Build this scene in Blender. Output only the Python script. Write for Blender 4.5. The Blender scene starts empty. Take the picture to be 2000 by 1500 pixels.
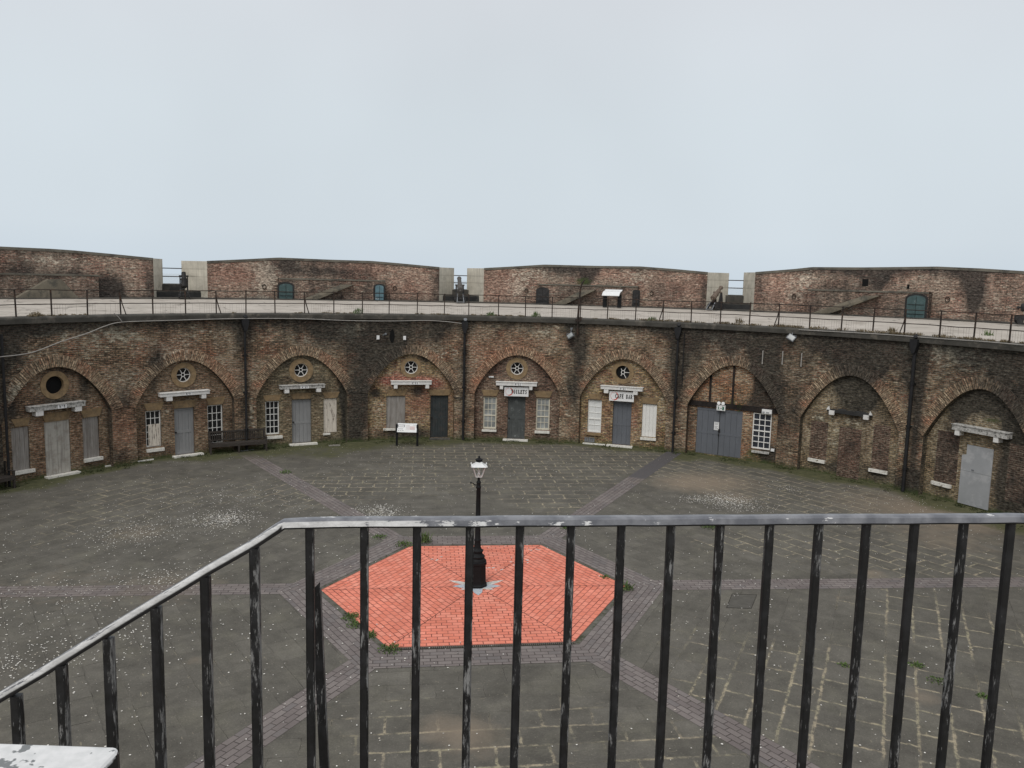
import bpy, math, random
from math import sin, cos, pi, radians, sqrt, atan2, exp
from mathutils import Vector, Matrix, noise
random.seed(7)
S = bpy.context.scene
COL = S.collection
# ------------------------------------------------------------------ camera
CAM = Vector((-0.9975, -20.5272, 8.0192)); YAW, PITCH, ROLL, FPX = 0.0766576, 0.1265785, 0.0243786, 1608.24
F = Vector((sin(YAW)*cos(PITCH), cos(YAW)*cos(PITCH), -sin(PITCH)))
R0 = Vector((cos(YAW), -sin(YAW), 0)); U0 = R0.cross(F)
RT = R0*cos(ROLL) + U0*sin(ROLL); UP = -R0*sin(ROLL) + U0*cos(ROLL)
cd = bpy.data.cameras.new('camera'); cam = bpy.data.objects.new('camera', cd); COL.objects.link(cam)
cam.matrix_world = Matrix(((RT.x, UP.x, -F.x, CAM.x), (RT.y, UP.y, -F.y, CAM.y), (RT.z, UP.z, -F.z, CAM.z), (0, 0, 0, 1)))
cd.sensor_width = 36.0; cd.lens = FPX/2000*36; cd.clip_start = 0.05; cd.clip_end = 6000
S.camera = cam
# ------------------------------------------------------------------ world (overcast sea mist)
W = bpy.data.worlds.new('World'); S.world = W; W.use_nodes = True
nt = W.node_tree; nt.nodes.clear()
def wn(t): return nt.nodes.new(t)
sky = wn('ShaderNodeTexSky'); sky.sky_type = 'NISHITA'; sky.sun_disc = False
SUN_EL, SUN_AZ = radians(52), radians(205)
sky.sun_elevation = SUN_EL; sky.sun_rotation = SUN_AZ; sky.air_density = 1.5; sky.dust_density = 5
tc = wn('ShaderNodeTexCoord'); sp = wn('ShaderNodeSeparateXYZ'); nt.links.new(tc.outputs['Generated'], sp.inputs[0])
cr = wn('ShaderNodeValToRGB'); nt.links.new(sp.outputs['Z'], cr.inputs[0])
e = cr.color_ramp.elements
e[0].position = 0.0; e[0].color = (.615, .70, .775, 1)
e[1].position = 1.0; e[1].color = (.67, .67, .695, 1)
for p_, c_ in ((.05, (.66, .735, .795, 1)), (.18, (.665, .73, .78, 1)), (.36, (.675, .70, .74, 1))):
    n_ = e.new(p_); n_.color = c_
ns = wn('ShaderNodeTexNoise'); ns.inputs['Scale'].default_value = 2.2; ns.inputs['Detail'].default_value = 3
nt.links.new(tc.outputs['Generated'], ns.inputs['Vector'])
mr = wn('ShaderNodeMapRange'); mr.inputs[1].default_value = .3; mr.inputs[2].default_value = .7; mr.inputs[3].default_value = 9.6; mr.inputs[4].default_value = 10.6
nt.links.new(ns.outputs['Fac'], mr.inputs[0])
vm = wn('ShaderNodeVectorMath'); vm.operation = 'SCALE'; nt.links.new(cr.outputs[0], vm.inputs[0]); nt.links.new(mr.outputs[0], vm.inputs['Scale'])
mx = wn('ShaderNodeMixRGB'); mx.inputs[0].default_value = .96
nt.links.new(sky.outputs[0], mx.inputs[1]); nt.links.new(vm.outputs[0], mx.inputs[2])
bg = wn('ShaderNodeBackground'); bg.inputs[1].default_value = 0.1
nt.links.new(mx.outputs[0], bg.inputs[0]); wo = wn('ShaderNodeOutputWorld'); nt.links.new(bg.outputs[0], wo.inputs[0])
sl = bpy.data.lights.new('sun', 'SUN'); sl.energy = 1.4; sl.angle = radians(30); sl.color = (1, .97, .93)
so = bpy.data.objects.new('sun', sl); COL.objects.link(so)
sd = Vector((sin(SUN_AZ)*cos(SUN_EL), cos(SUN_AZ)*cos(SUN_EL), sin(SUN_EL)))
so.rotation_euler = sd.to_track_quat('Z', 'Y').to_euler(); so.location = (0, 0, 40)
S.view_settings.view_transform = 'Standard'; S.view_settings.look = 'None'; S.view_settings.exposure = 0; S.view_settings.gamma = 1

# ------------------------------------------------------------------ measuring helpers (where things stand)
def ray(x, y):
    d = F*FPX + RT*(x-1000) - UP*(y-750); return d.normalized()
def gnd(x, y, z=0.0):
    d = ray(x, y); return CAM + d*((z-CAM.z)/d.z)
def cyl(x, y, R):                       # -> phi (from +y, clockwise, radians), z
    d = ray(x, y); a = d.x*d.x+d.y*d.y; b = CAM.x*d.x+CAM.y*d.y; c = CAM.x**2+CAM.y**2-R*R
    t = (-b+sqrt(b*b-a*c))/a; P = CAM+d*t; return atan2(P.x, P.y), P.z
def pol(R, phi, z=0.0): return Vector((R*sin(phi), R*cos(phi), z))
def vplane(x, y, P0, n):                # ray with vertical plane
    d = ray(x, y); t = (P0-CAM).dot(n)/d.dot(n); return CAM+d*t

# ------------------------------------------------------------------ mesh builder
class MB:
    def __init__(s): s.v = []; s.f = []; s.uv = []; s.col = []; s.mi = []; s.usecol = False; s.m = 0
    def face(s, pts, uvs=None, cols=None):
        i = len(s.v); s.v += [tuple(p) for p in pts]; s.f.append(tuple(range(i, i+len(pts))))
        s.uv += list(uvs) if uvs else [(0, 0)]*len(pts)
        s.col += list(cols) if cols else [(0, 0, 0, 0)]*len(pts)
        if cols: s.usecol = True
        s.mi.append(s.m)
    def box(s, c, d, M=None, tap=1.0):
        x, y, z = d[0]/2, d[1]/2, d[2]/2
        P = [Vector((sx*x*(tap if sz > 0 else 1), sy*y*(tap if sz > 0 else 1), sz*z)) for sx in (-1, 1) for sy in (-1, 1) for sz in (-1, 1)]
        c = Vector(c); P = [(M @ p if M else p)+c for p in P]
        for q in ((0, 1, 3, 2), (4, 6, 7, 5), (0, 4, 5, 1), (2, 3, 7, 6), (0, 2, 6, 4), (1, 5, 7, 3)):
            pts = [P[k] for k in q]
            s.face(pts, [(p.x+p.y, p.z) for p in pts])
    def b2(s, a, b):                    # box from corner to corner
        a = Vector(a); b = Vector(b); d = b-a; s.box((a+b)/2, (abs(d.x), abs(d.y), abs(d.z)))
    def bar(s, a, b, w, h=None, up=Vector((0, 0, 1))):
        a = Vector(a); b = Vector(b); h = h or w; d = (b-a); L = d.length
        if L < 1e-6: return
        z = d/L; x = z.cross(up)
        if x.length < 1e-3: x = z.cross(Vector((0, 1, 0)))
        x.normalize(); y = z.cross(x)
        M = Matrix((x, y, z)).transposed(); s.box((a+b)/2, (w, h, L), M)
    def tube(s, pts, r, n=8, cap=True):
        pts = [Vector(p) for p in pts]; rs = r if isinstance(r, (list, tuple)) else [r]*len(pts); rings = []
        for i, p in enumerate(pts):
            t = (pts[min(i+1, len(pts)-1)]-pts[max(i-1, 0)]).normalized()
            x = t.cross(Vector((0, 0, 1)))
            if x.length < 1e-3: x = Vector((1, 0, 0))
            x.normalize(); y = t.cross(x)
            rings.append([p+(x*cos(2*pi*k/n)+y*sin(2*pi*k/n))*rs[i] for k in range(n)])
        for i in range(len(rings)-1):
            for k in range(n):
                l = (k+1) % n; s.face([rings[i][k], rings[i][l], rings[i+1][l], rings[i+1][k]])
        if cap: s.face(rings[0][::-1]); s.face(rings[-1])
    def lathe(s, prof, n=16, M=None, c=(0, 0, 0), a0=0.0):  # prof: (r,z)
        c = Vector(c); R = []
        for r, z in prof:
            ring = [Vector((r*cos(a0+2*pi*k/n), r*sin(a0+2*pi*k/n), z)) for k in range(n)]
            R.append([(M @ p if M else p)+c for p in ring])
        for i in range(len(R)-1):
            for k in range(n):
                l = (k+1) % n; s.face([R[i][k], R[i][l], R[i+1][l], R[i+1][k]])
        if prof[0][0] > 1e-4: s.face(R[0][::-1])
        if prof[-1][0] > 1e-4: s.face(R[-1])
    def prism(s, poly, y0, y1):         # poly in (x,z), extruded along y
        n = len(poly)
        s.face([(x, y0, z) for x, z in poly], poly)
        s.face([(x, y1, z) for x, z in poly][::-1], poly[::-1])
        for i in range(n):
            a = poly[i]; b = poly[(i+1) % n]
            s.face([(a[0], y0, a[1]), (a[0], y1, a[1]), (b[0], y1, b[1]), (b[0], y0, b[1])], [(0, 0), (y1-y0, 0), (y1-y0, .5), (0, .5)])
    def build(s, name, mat, parent=None, smooth=False, merge=False):
        me = bpy.data.meshes.new(name); me.from_pydata(s.v, [], s.f)
        uvl = me.uv_layers.new(name='UVMap')
        flat = [c for uv in s.uv for c in uv]; uvl.data.foreach_set('uv', flat)
        if s.usecol:
            ca = me.color_attributes.new('paint', 'FLOAT_COLOR', 'CORNER'); ca.data.foreach_set('color', [c for q in s.col for c in q])
        for m in (mat if isinstance(mat, list) else [mat]): me.materials.append(m)
        if isinstance(mat, list): me.polygons.foreach_set('material_index', s.mi)
        if smooth or merge:
            import bmesh
            bm = bmesh.new(); bm.from_mesh(me); bmesh.ops.remove_doubles(bm, verts=bm.verts, dist=1e-4)
            bmesh.ops.recalc_face_normals(bm, faces=bm.faces); bm.to_mesh(me); bm.free()
        if smooth:
            me.polygons.foreach_set('use_smooth', [True]*len(me.polygons))
            try: me.set_sharp_from_angle(angle=radians(40))
            except Exception: pass
        me.update()
        o = bpy.data.objects.new(name, me); COL.objects.link(o)
        if parent: o.parent = parent
        return o
def tag(o, label=None, cat=None, group=None, kind=None):
    if label: o['label'] = label
    if cat: o['category'] = cat
    if group: o['group'] = group
    if kind: o['kind'] = kind
    return o
def empty(name, loc, rz=0.0):
    o = bpy.data.objects.new(name, None); COL.objects.link(o); o.location = loc; o.rotation_euler = (0, 0, rz); o.empty_display_size = .3
    return o
def copy_tree(o, parent=None):
    c = o.copy(); COL.objects.link(c); c.parent = parent
    for ch in [x for x in KIDS.get(o, [])]: copy_tree(ch, c)
    return c
KIDS = {}

# ------------------------------------------------------------------ materials
class NT:
    def __init__(s, name, rough=.85, metal=0.0, spec=.3):
        s.m = bpy.data.materials.new(name); s.m.use_nodes = True; s.t = s.m.node_tree; s.t.nodes.clear()
        s.out = s.n('ShaderNodeOutputMaterial'); s.b = s.n('ShaderNodeBsdfPrincipled'); s.l(s.b.outputs[0], s.out.inputs[0])
        s.b.inputs['Roughness'].default_value = rough; s.b.inputs['Metallic'].default_value = metal
        s.b.inputs['Specular IOR Level'].default_value = spec
        s.tc = s.n('ShaderNodeTexCoord')
    def n(s, t): return s.t.nodes.new(t)
    def l(s, a, b): s.t.links.new(a, b)
    def put(s, sock, v):
        if hasattr(v, 'links'): s.l(v, sock)
        elif v is not None:
            if isinstance(v, tuple) and len(v) == 3 and len(sock.default_value) == 4: v = v+(1,)
            sock.default_value = v
    def map(s, src, sc=(1, 1, 1), rot=(0, 0, 0), loc=(0, 0, 0)):
        m = s.n('ShaderNodeMapping'); s.l(src, m.inputs[0]); m.inputs['Scale'].default_value = sc; m.inputs['Rotation'].default_value = rot; m.inputs['Location'].default_value = loc; return m.outputs[0]
    def noise(s, vec, scale, detail=4, rough=.55, dist=0.0):
        n = s.n('ShaderNodeTexNoise'); s.l(vec, n.inputs['Vector']); n.inputs['Scale'].default_value = scale; n.inputs['Detail'].default_value = detail
        n.inputs['Roughness'].default_value = rough; n.inputs['Distortion'].default_value = dist; return n.outputs['Fac']
    def ramp(s, fac, stops, interp='LINEAR'):
        r = s.n('ShaderNodeValToRGB'); s.put(r.inputs[0], fac); r.color_ramp.interpolation = interp; e = r.color_ramp.elements
        def c4(c): return (c, c, c, 1) if not isinstance(c, tuple) else (c+(1,) if len(c) == 3 else c)
        e[0].position = stops[0][0]; e[0].color = c4(stops[0][1]); e[1].position = stops[-1][0]; e[1].color = c4(stops[-1][1])
        for p, c in stops[1:-1]:
            k = e.new(p); k.color = c4(c)
        return r.outputs[0]
    def mix(s, f, a, b, mode='MIX'):
        m = s.n('ShaderNodeMixRGB'); m.blend_type = mode; s.put(m.inputs[0], f); s.put(m.inputs[1], a); s.put(m.inputs[2], b); return m.outputs[0]
    def math(s, op, a, b=0.0, c=0.0, clamp=False):
        m = s.n('ShaderNodeMath'); m.operation = op; m.use_clamp = clamp; s.put(m.inputs[0], a); s.put(m.inputs[1], b)
        if op in ('MULTIPLY_ADD', 'SMOOTH_MIN'): s.put(m.inputs[2], c)
        return m.outputs[0]
    def bump(s, h, strength=.3, dist=.02):
        b = s.n('ShaderNodeBump'); b.inputs['Strength'].default_value = strength; b.inputs['Distance'].default_value = dist; s.l(h, b.inputs['Height']); s.l(b.outputs[0], s.b.inputs['Normal'])
    def color(s, c): s.put(s.b.inputs['Base Color'], c)
    def paint(s):
        a = s.n('ShaderNodeVertexColor'); a.layer_name = 'paint'; x = s.n('ShaderNodeSeparateColor'); s.l(a.outputs['Color'], x.inputs[0])
        return x.outputs[0], x.outputs[1], x.outputs[2], a.outputs['Alpha']
    def brick(s, vec, w, h, mortar, off=.5, smooth=.1, bias=0.0):
        b = s.n('ShaderNodeTexBrick'); s.l(vec, b.inputs['Vector']); b.inputs['Scale'].default_value = 1; b.inputs['Brick Width'].default_value = w; b.inputs['Row Height'].default_value = h
        b.inputs['Mortar Size'].default_value = mortar; b.inputs['Mortar Smooth'].default_value = smooth; b.offset = off; b.inputs['Bias'].default_value = bias
        b.inputs['Color1'].default_value = (0, 0, 0, 1); b.inputs['Color2'].default_value = (1, 1, 1, 1); b.inputs['Mortar'].default_value = (.5, .5, .5, 1)
        return b.outputs['Color'], b.outputs['Fac']

def brick_mat(name, cols, mortar=(.27, .23, .19), w=.225, h=.075, red=(.30, .10, .06), dark=(.030, .028, .027), tone=1.0, patch=(.20, .13, .09), patchk=.5, stain=1.0, grime=.30, off=.5, tint=(1.30, 1.38, 1.28)):
    m = NT(name, .93, spec=.15); uv = m.tc.outputs['UV']
    wob = m.noise(uv, 3.0, 2); dis = m.n('ShaderNodeVectorMath'); dis.operation = 'MULTIPLY_ADD'
    cx = m.n('ShaderNodeCombineXYZ'); m.l(wob, cx.inputs[1]); m.l(cx.outputs[0], dis.inputs[0]); dis.inputs[1].default_value = (0, .03, 0); m.l(uv, dis.inputs[2])
    rnd, fac = m.brick(dis.outputs[0], w, h, .0135, off)
    c = m.ramp(rnd, [(i/(len(cols)-1), k) for i, k in enumerate(cols)])
    # patches of different brickwork, metre scale
    big = m.noise(uv, .55, 5, .6); c = m.mix(m.ramp(big, [(.42, 0.0), (.60, patchk)]), c, patch)
    big2 = m.noise(m.map(uv, loc=(31, 7, 0)), 1.1, 4, .65); c = m.mix(m.ramp(big2, [(.50, 0.0), (.68, .45)]), c, red)
    # eroded mortar: light in some places, soot-dark in others
    mo = m.mix(m.ramp(m.noise(m.map(uv, loc=(3, 50, 0)), .8, 4), [(.40, 0.0), (.58, 1.0)]), (.06, .052, .045), mortar)
    c = m.mix(m.math('MULTIPLY', fac, .97), c, mo)
    # spalled pale faces, one or two bricks across
    spn = m.noise(m.map(uv, (1, 2.2, 1), loc=(9, 9, 0)), 3.2, 3, .7)
    pr, pg, pb, pa = m.paint()
    c = m.mix(m.ramp(m.math('MULTIPLY_ADD', pg, .30, spn), [(.66, 0.0), (.72, .65)]), c, (.42, .37, .31))
    c = m.mix(m.math('MULTIPLY', pb, .75), c, m.mix(m.math('MULTIPLY', fac, .6), red, mortar))
    # vertical run-off streaks and soot
    st = m.noise(m.map(uv, (1.3, .16, 1), loc=(0, 4, 0)), 1.5, 5, .6)
    mo2 = m.noise(m.map(uv, loc=(17, 3, 0)), 2.6, 5, .7)
    s1 = m.math('ADD', m.math('MULTIPLY', st, .5), m.math('MULTIPLY', mo2, .5))
    s2 = m.math('MULTIPLY_ADD', pr, .46*stain, s1)
    c = m.mix(m.ramp(s2, [(.52, 0.0), (.64, grime), (.90, .86)]), c, dark)
    cl_ = m.noise(m.map(uv, (3.2, 8.5, 1), loc=(2, 6, 0)), 1.0, 3, .65); c = m.mix(1.0, c, m.ramp(cl_, [(.34, .66), (.5, 1.0), (.66, 1.40)]), 'MULTIPLY')
    gr_ = m.noise(m.map(uv, (7.5, 15, 1), loc=(5, 1, 0)), 1.0, 2, .6); c = m.mix(1.0, c, m.ramp(gr_, [(.34, .42), (.47, .90), (.56, 1.10), (.70, 1.8)]), 'MULTIPLY')
    fine = m.noise(uv, 22, 3, .7); c = m.mix(1.0, c, m.ramp(fine, [(.25, .60), (.75, 1.35)]), 'MULTIPLY')
    mg = m.noise(m.map(uv, loc=(77, 3, 0)), 5, 4, .7)
    c = m.mix(m.ramp(m.math('MULTIPLY_ADD', pa, .55, m.math('MULTIPLY', mg, .5)), [(.45, 0.0), (.70, .85)]), c, (.045, .060, .022))
    c = m.mix(1.0, c, (tone*tint[0], tone*tint[1], tone*tint[2]), 'MULTIPLY')
    m.color(c)
    m.bump(m.math('ADD', m.math('MULTIPLY', fac, -1.0), m.math('MULTIPLY', fine, .8)), .55, .015)
    return m.m
BR = dict(
    wall=brick_mat('old_brown_brick', [(.09, .060, .042), (.16, .098, .066), (.225, .140, .092), (.28, .195, .13), (.22, .105, .070), (.36, .29, .22)], tone=.92),
    dusk=brick_mat('brown_brick_panel', [(.11, .065, .045), (.16, .095, .062), (.19, .115, .075), (.15, .078, .054)], mortar=(.20, .165, .13), tone=1.05, patchk=.3, red=(.20, .085, .055)),
    olive=brick_mat('weathered_olive_brick_panel', [(.11, .082, .055), (.17, .125, .082), (.20, .145, .095), (.15, .098, .065)], mortar=(.20, .17, .13), patch=(.15, .12, .085), red=(.17, .09, .06)),
    tan=brick_mat('tan_brick_panel', [(.22, .145, .075), (.30, .20, .11), (.34, .24, .14), (.24, .12, .075), (.17, .10, .065)], patch=(.26, .17, .09), red=(.22, .06, .045)),
    plum=brick_mat('plum_brick_panel', [(.085, .052, .045), (.13, .068, .055), (.16, .088, .066), (.11, .06, .05)], mortar=(.25, .20, .16), patchk=.25, patch=(.13, .09, .07), red=(.15, .06, .045)),
    orange=brick_mat('orange_brick_panel', [(.16, .075, .045), (.25, .115, .065), (.31, .155, .085), (.21, .125, .08), (.32, .22, .15)], patch=(.20, .13, .085)),
    yellow=brick_mat('yellow_brown_brick_panel', [(.16, .115, .072), (.22, .155, .097), (.26, .19, .12), (.20, .13, .085)], patch=(.18, .13, .09), red=(.19, .10, .07)),
    merlon=brick_mat('pink_brick_parapet', [(.13, .082, .064), (.21, .130, .10), (.27, .165, .125), (.33, .22, .17), (.24, .115, .088), (.40, .34, .28)], patch=(.16, .13, .105), patchk=.6, red=(.25, .12, .092), stain=1.0, tone=1.05, tint=(1.36, 1.37, 1.31), grime=.25),
    ring=brick_mat('arch_ring_brick', [(.12, .075, .052), (.20, .122, .083), (.27, .175, .12), (.33, .235, .17), (.16, .095, .068)], mortar=(.12, .095, .075), patch=(.20, .15, .105), w=.24, h=.080, grime=.25, off=.5, tone=1.12),
)
PAINTCOL = (0, 0, 0, 0)

def simple(name, col, rough=.7, var=.25, sc=6, col2=None, th=(.5, .62), metal=0, streak=None, bump=0.0, spec=.3, osc=(1, 1, 1)):
    m = NT(name, rough, metal, spec); o = m.map(m.tc.outputs['Object'], osc)
    n = m.noise(o, sc, 5, .65); c = m.mix(1.0, col, m.ramp(n, [(.3, 1-var), (.7, 1+var)]), 'MULTIPLY')
    if col2: c = m.mix(m.ramp(m.noise(m.map(o, loc=(5, 3, 2)), sc*1.3, 5, .7), [(th[0], 0.0), (th[1], 1.0)]), c, col2)
    if streak:
        c = m.mix(m.ramp(m.noise(m.map(o, (8, 8, .5)), 1.5, 4), [(.45, 0.0), (.7, .7)]), c, streak)
    m.color(c)
    if bump: m.bump(n, bump, .01)
    return m.m
M = {}
M['stone'] = simple('yellow_sandstone', (.27, .19, .105), .9, .3, 4, (.15, .115, .08), (.50, .72), bump=.3)
M['stone_grey'] = simple('embrasure_limestone', (.58, .54, .45), .9, .2, 1.6, (.30, .28, .22), (.55, .75), streak=(.38, .35, .29), bump=.3)
M['ledge'] = simple('painted_stone_ledge', (.76, .75, .72), .85, .12, 6, (.30, .30, .28), (.58, .66))
M['ledge_dirty'] = simple('sooty_stone_ledge', (.50, .49, .46), .9, .25, 8, (.13, .13, .12), (.50, .62))
M['coping'] = simple('dark_coping_stone', (.078, .074, .064), .95, .35, 1.5, (.16, .145, .12), (.52, .68), bump=.4)
M['cap'] = simple('parapet_cap_render', (.15, .138, .112), .95, .3, 1.2, (.075, .07, .06), (.5, .66), bump=.3)
M['render'] = simple('dark_stained_render', (.085, .078, .066), .95, .35, 1.3, (.045, .045, .042), (.48, .6), bump=.3)
M['render2'] = simple('ramp_render', (.17, .15, .115), .95, .3, 1.5, (.09, .085, .07), (.5, .62), bump=.3)
M['black_render'] = simple('soot_black_stone', (.035, .035, .034), .95, .4, 2, (.09, .085, .075), (.6, .75))
M['grey_door'] = simple('grey_painted_timber', (.27, .272, .272), .7, .10, 2, (.19, .192, .195), (.55, .8), osc=(1, 1, .4))
M['slate_door'] = simple('slate_grey_paint', (.140, .150, .167), .55, .08, 2, (.115, .122, .134), (.55, .8), osc=(1, 1, .4))
M['worn_door'] = simple('worn_grey_timber', (.085, .092, .09), .75, .2, 3, (.21, .225, .215), (.56, .7))
M['dark_door'] = simple('dark_slate_timber', (.040, .047, .048), .8, .25, 3, (.065, .06, .055), (.5, .7))
M['board'] = simple('weathered_grey_board', (.33, .31, .285), .9, .16, 3, (.25, .225, .20), (.5, .65), streak=(.13, .11, .095), osc=(3, 3, .6))
M['board_pale'] = simple('pale_plywood_sheet', (.44, .42, .375), .85, .14, 3, (.33, .30, .26), (.5, .66), streak=(.23, .21, .19))
M['peel'] = simple('peeling_white_board', (.68, .62, .53), .85, .12, 4, (.13, .095, .07), (.56, .62), osc=(3, 3, .5))
M['white'] = simple('white_window_paint', (.83, .82, .78), .6, .06, 5, (.58, .54, .44), (.6, .72))
M['cream'] = simple('cream_window_paint', (.70, .66, .54), .65, .08, 5, (.45, .40, .28), (.6, .72))
M['sill'] = simple('white_sill_paint', (.76, .74, .68), .8, .12, 7, (.25, .22, .17), (.56, .64))
M['metal_sheet'] = simple('galvanised_sheet', (.42, .435, .45), .42, .10, 1.6, (.52, .53, .54), (.5, .62), metal=.25)
M['iron'] = simple('black_iron', (.018, .017, .016), .6, .3, 6, (.05, .035, .028), (.58, .7))
M['rust'] = simple('rusted_iron', (.035, .027, .022), .8, .4, 5, (.08, .045, .03), (.5, .65))
M['pipe'] = simple('cast_iron_pipe', (.018, .018, .019), .6, .3, 3)
M['lamp_black'] = simple('lamp_black_paint', (.011, .012, .013), .65, .2, 8, spec=.2)
M['lamp_white'] = simple('lamp_white_enamel', (.78, .79, .78), .4, .06, 8)
M['bench'] = simple('aged_bench_timber', (.050, .042, .036), .8, .3, 5, (.09, .08, .068), (.55, .7), osc=(1, 4, 4))
M['teal'] = simple('teal_door_paint', (.060, .100, .100), .7, .2, 4, (.14, .18, .18), (.58, .68))
M['teal_pale'] = simple('pale_teal_door_paint', (.11, .19, .22), .7, .2, 4, (.35, .38, .38), (.55, .63))
M['cannon'] = simple('grey_cannon_iron', (.085, .08, .075), .75, .3, 6, (.17, .15, .13), (.55, .68))
M['cannon_brown'] = simple('brown_cannon_iron', (.15, .115, .088), .75, .3, 6, (.08, .06, .05), (.5, .68))
M['carriage'] = simple('gun_carriage_timber', (.035, .034, .034), .85, .4, 5, (.07, .065, .06), (.55, .7))
M['lead'] = simple('grey_plastic_fitting', (.19, .20, .21), .6, .15, 8, (.10, .10, .10), (.55, .65))
M['whitebox'] = simple('white_plastic', (.84, .84, .83), .5, .06, 8)
M['cable'] = simple('pale_cable', (.38, .36, .33), .7, .2, 3)
M['black'] = simple('black_lettering', (.012, .012, .012), .6, .05)
M['redpaint'] = simple('red_sign_paint', (.62, .085, .055), .6, .08)
M['green'] = simple('exit_sign_green', (.010, .13, .075), .5, .05)
M['grey'] = simple('printed_grey', (.36, .37, .38), .6, .15)
M['palegrey'] = simple('printed_pale_pink', (.66, .55, .53), .6, .10)
M['void'] = simple('dark_interior', (.006, .006, .006), .95, .1)
M['timber_dark'] = simple('sooty_timber_beam', (.022, .018, .016), .9, .4, 3, (.05, .035, .028), (.55, .7))
M['concrete'] = simple('landing_concrete', (.25, .235, .21), .95, .2, 2, bump=.3)
M['mosaic_white'] = simple('mosaic_white', (.62, .61, .58), .7, .3, 14, (.45, .38, .24), (.55, .62))
M['mosaic_blue'] = simple('mosaic_blue_grey', (.42, .47, .52), .7, .25, 16, (.60, .60, .58), (.52, .6))
M['drain'] = simple('drain_channel_iron', (.03, .028, .025), .8, .3)
# glass
def glass_mat(name, base, rough=.12):
    m = NT(name, rough, 0, .5); m.color(m.mix(1.0, base, m.ramp(m.noise(m.tc.outputs['Object'], 2.5, 3), [(.3, .6), (.7, 1.5)]), 'MULTIPLY')); return m.m
M['glass'] = glass_mat('dark_window_glass', (.012, .014, .015))
M['glass_blind'] = glass_mat('blind_behind_glass', (.27, .285, .28), .3)
M['glass_white'] = simple('white_blind_behind_glass', (.78, .79, .77), .3, .06, 3)
M['glass_navy'] = glass_mat('meshed_window_glass', (.030, .035, .045), .3)
m = NT('lantern_glass', .05, 0, .5); m.b.inputs['Transmission Weight'].default_value = 1.0; m.color((.93, .95, .95)); m.b.inputs['IOR'].default_value = 1.03; M['lantern_glass'] = m.m

# near railing: black gloss flaking to pale undercoat; right-hand faces of the bars set paler
def rail_mat(name, worn, topk):
    m = NT(name, .45, 0, .45); o = m.tc.outputs['Object']
    n1 = m.noise(m.map(o, (1, 1, .16)), 110, 5, .8); n2 = m.noise(m.map(o, (1, 1, .5)), 9, 4, .65)
    g = m.n('ShaderNodeNewGeometry'); sx = m.n('ShaderNodeSeparateXYZ'); m.l(g.outputs['Normal'], sx.inputs[0])
    s = m.math('ADD', m.math('MULTIPLY', n1, .55), m.math('MULTIPLY', n2, .45))
    s = m.math('MULTIPLY_ADD', m.math('MAXIMUM', sx.outputs['X'], 0.0), .085, s)
    black = m.mix(m.ramp(m.noise(o, 30, 4), [(.45, 0.0), (.65, 1.0)]), (.006, .0062, .0066), (.016, .0165, .018))
    c = m.mix(m.ramp(s, [(worn, 0.0), (worn+.035, .75), (worn+.10, 1.0)]), black, m.mix(m.ramp(n1, [(.4, 0.0), (.6, 1.0)]), (.06, .06, .06), (.27, .27, .265)))
    m.color(c); m.b.inputs['Roughness'].default_value = .5; m.bump(s, .4, .002); return m.m
M['rail_bar'] = rail_mat('flaking_black_paint_bar', .562, 0)
def toprail_mat():
    m = NT('flaking_top_rail_paint', .38, 0, .5); o = m.tc.outputs['Object']; g = m.n('ShaderNodeNewGeometry')
    sx = m.n('ShaderNodeSeparateXYZ'); m.l(g.outputs['Normal'], sx.inputs[0]); ox = m.n('ShaderNodeSeparateXYZ'); m.l(o, ox.inputs[0])
    def rng(a, b, lo, hi):
        k = m.n('ShaderNodeMapRange'); m.l(ox.outputs['X'], k.inputs[0]); k.inputs[1].default_value = a; k.inputs[2].default_value = b; k.inputs[3].default_value = lo; k.inputs[4].default_value = hi; return k.outputs[0]
    left = rng(-1.25, -.62, 1.0, 0.0); slope = rng(-1.36, -1.28, 1.0, 0.0)
    nf = m.noise(m.map(o, (.35, 1, 1)), 60, 5, .7); ns_ = m.noise(m.map(m.map(o, rot=(0, radians(31), 0)), (.07, 1.3, 1.3)), 130, 4, .7)
    n1 = m.math('ADD', m.math('MULTIPLY', nf, m.math('SUBTRACT', 1.0, slope)), m.math('MULTIPLY', ns_, slope))
    edge = m.ramp(sx.outputs['Z'], [(.10, .22), (.62, .20), (.90, 0.0)])
    s = m.math('ADD', n1, m.math('MULTIPLY', left, .07)); s = m.math('ADD', s, m.math('MULTIPLY', edge, m.math('MULTIPLY_ADD', left, .9, .12))); s = m.math('MULTIPLY_ADD', slope, -.015, s)
    grey = m.mix(m.ramp(m.noise(o, 25, 4), [(.4, 0.0), (.65, 1.0)]), (.12, .125, .14), (.22, .225, .24))
    c = m.mix(m.ramp(s, [(.66, 0.0), (.69, 1.0)]), grey, m.mix(m.ramp(nf, [(.4, 0.0), (.6, 1.0)]), (.50, .50, .49), (.72, .72, .71)))
    up = m.ramp(sx.outputs['Z'], [(-.10, 0.0), (.12, 1.0)]); c = m.mix(up, (.010, .010, .011), c)
    m.color(c); m.bump(s, .35, .002); return m.m
M['top_rail'] = toprail_mat()
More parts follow.
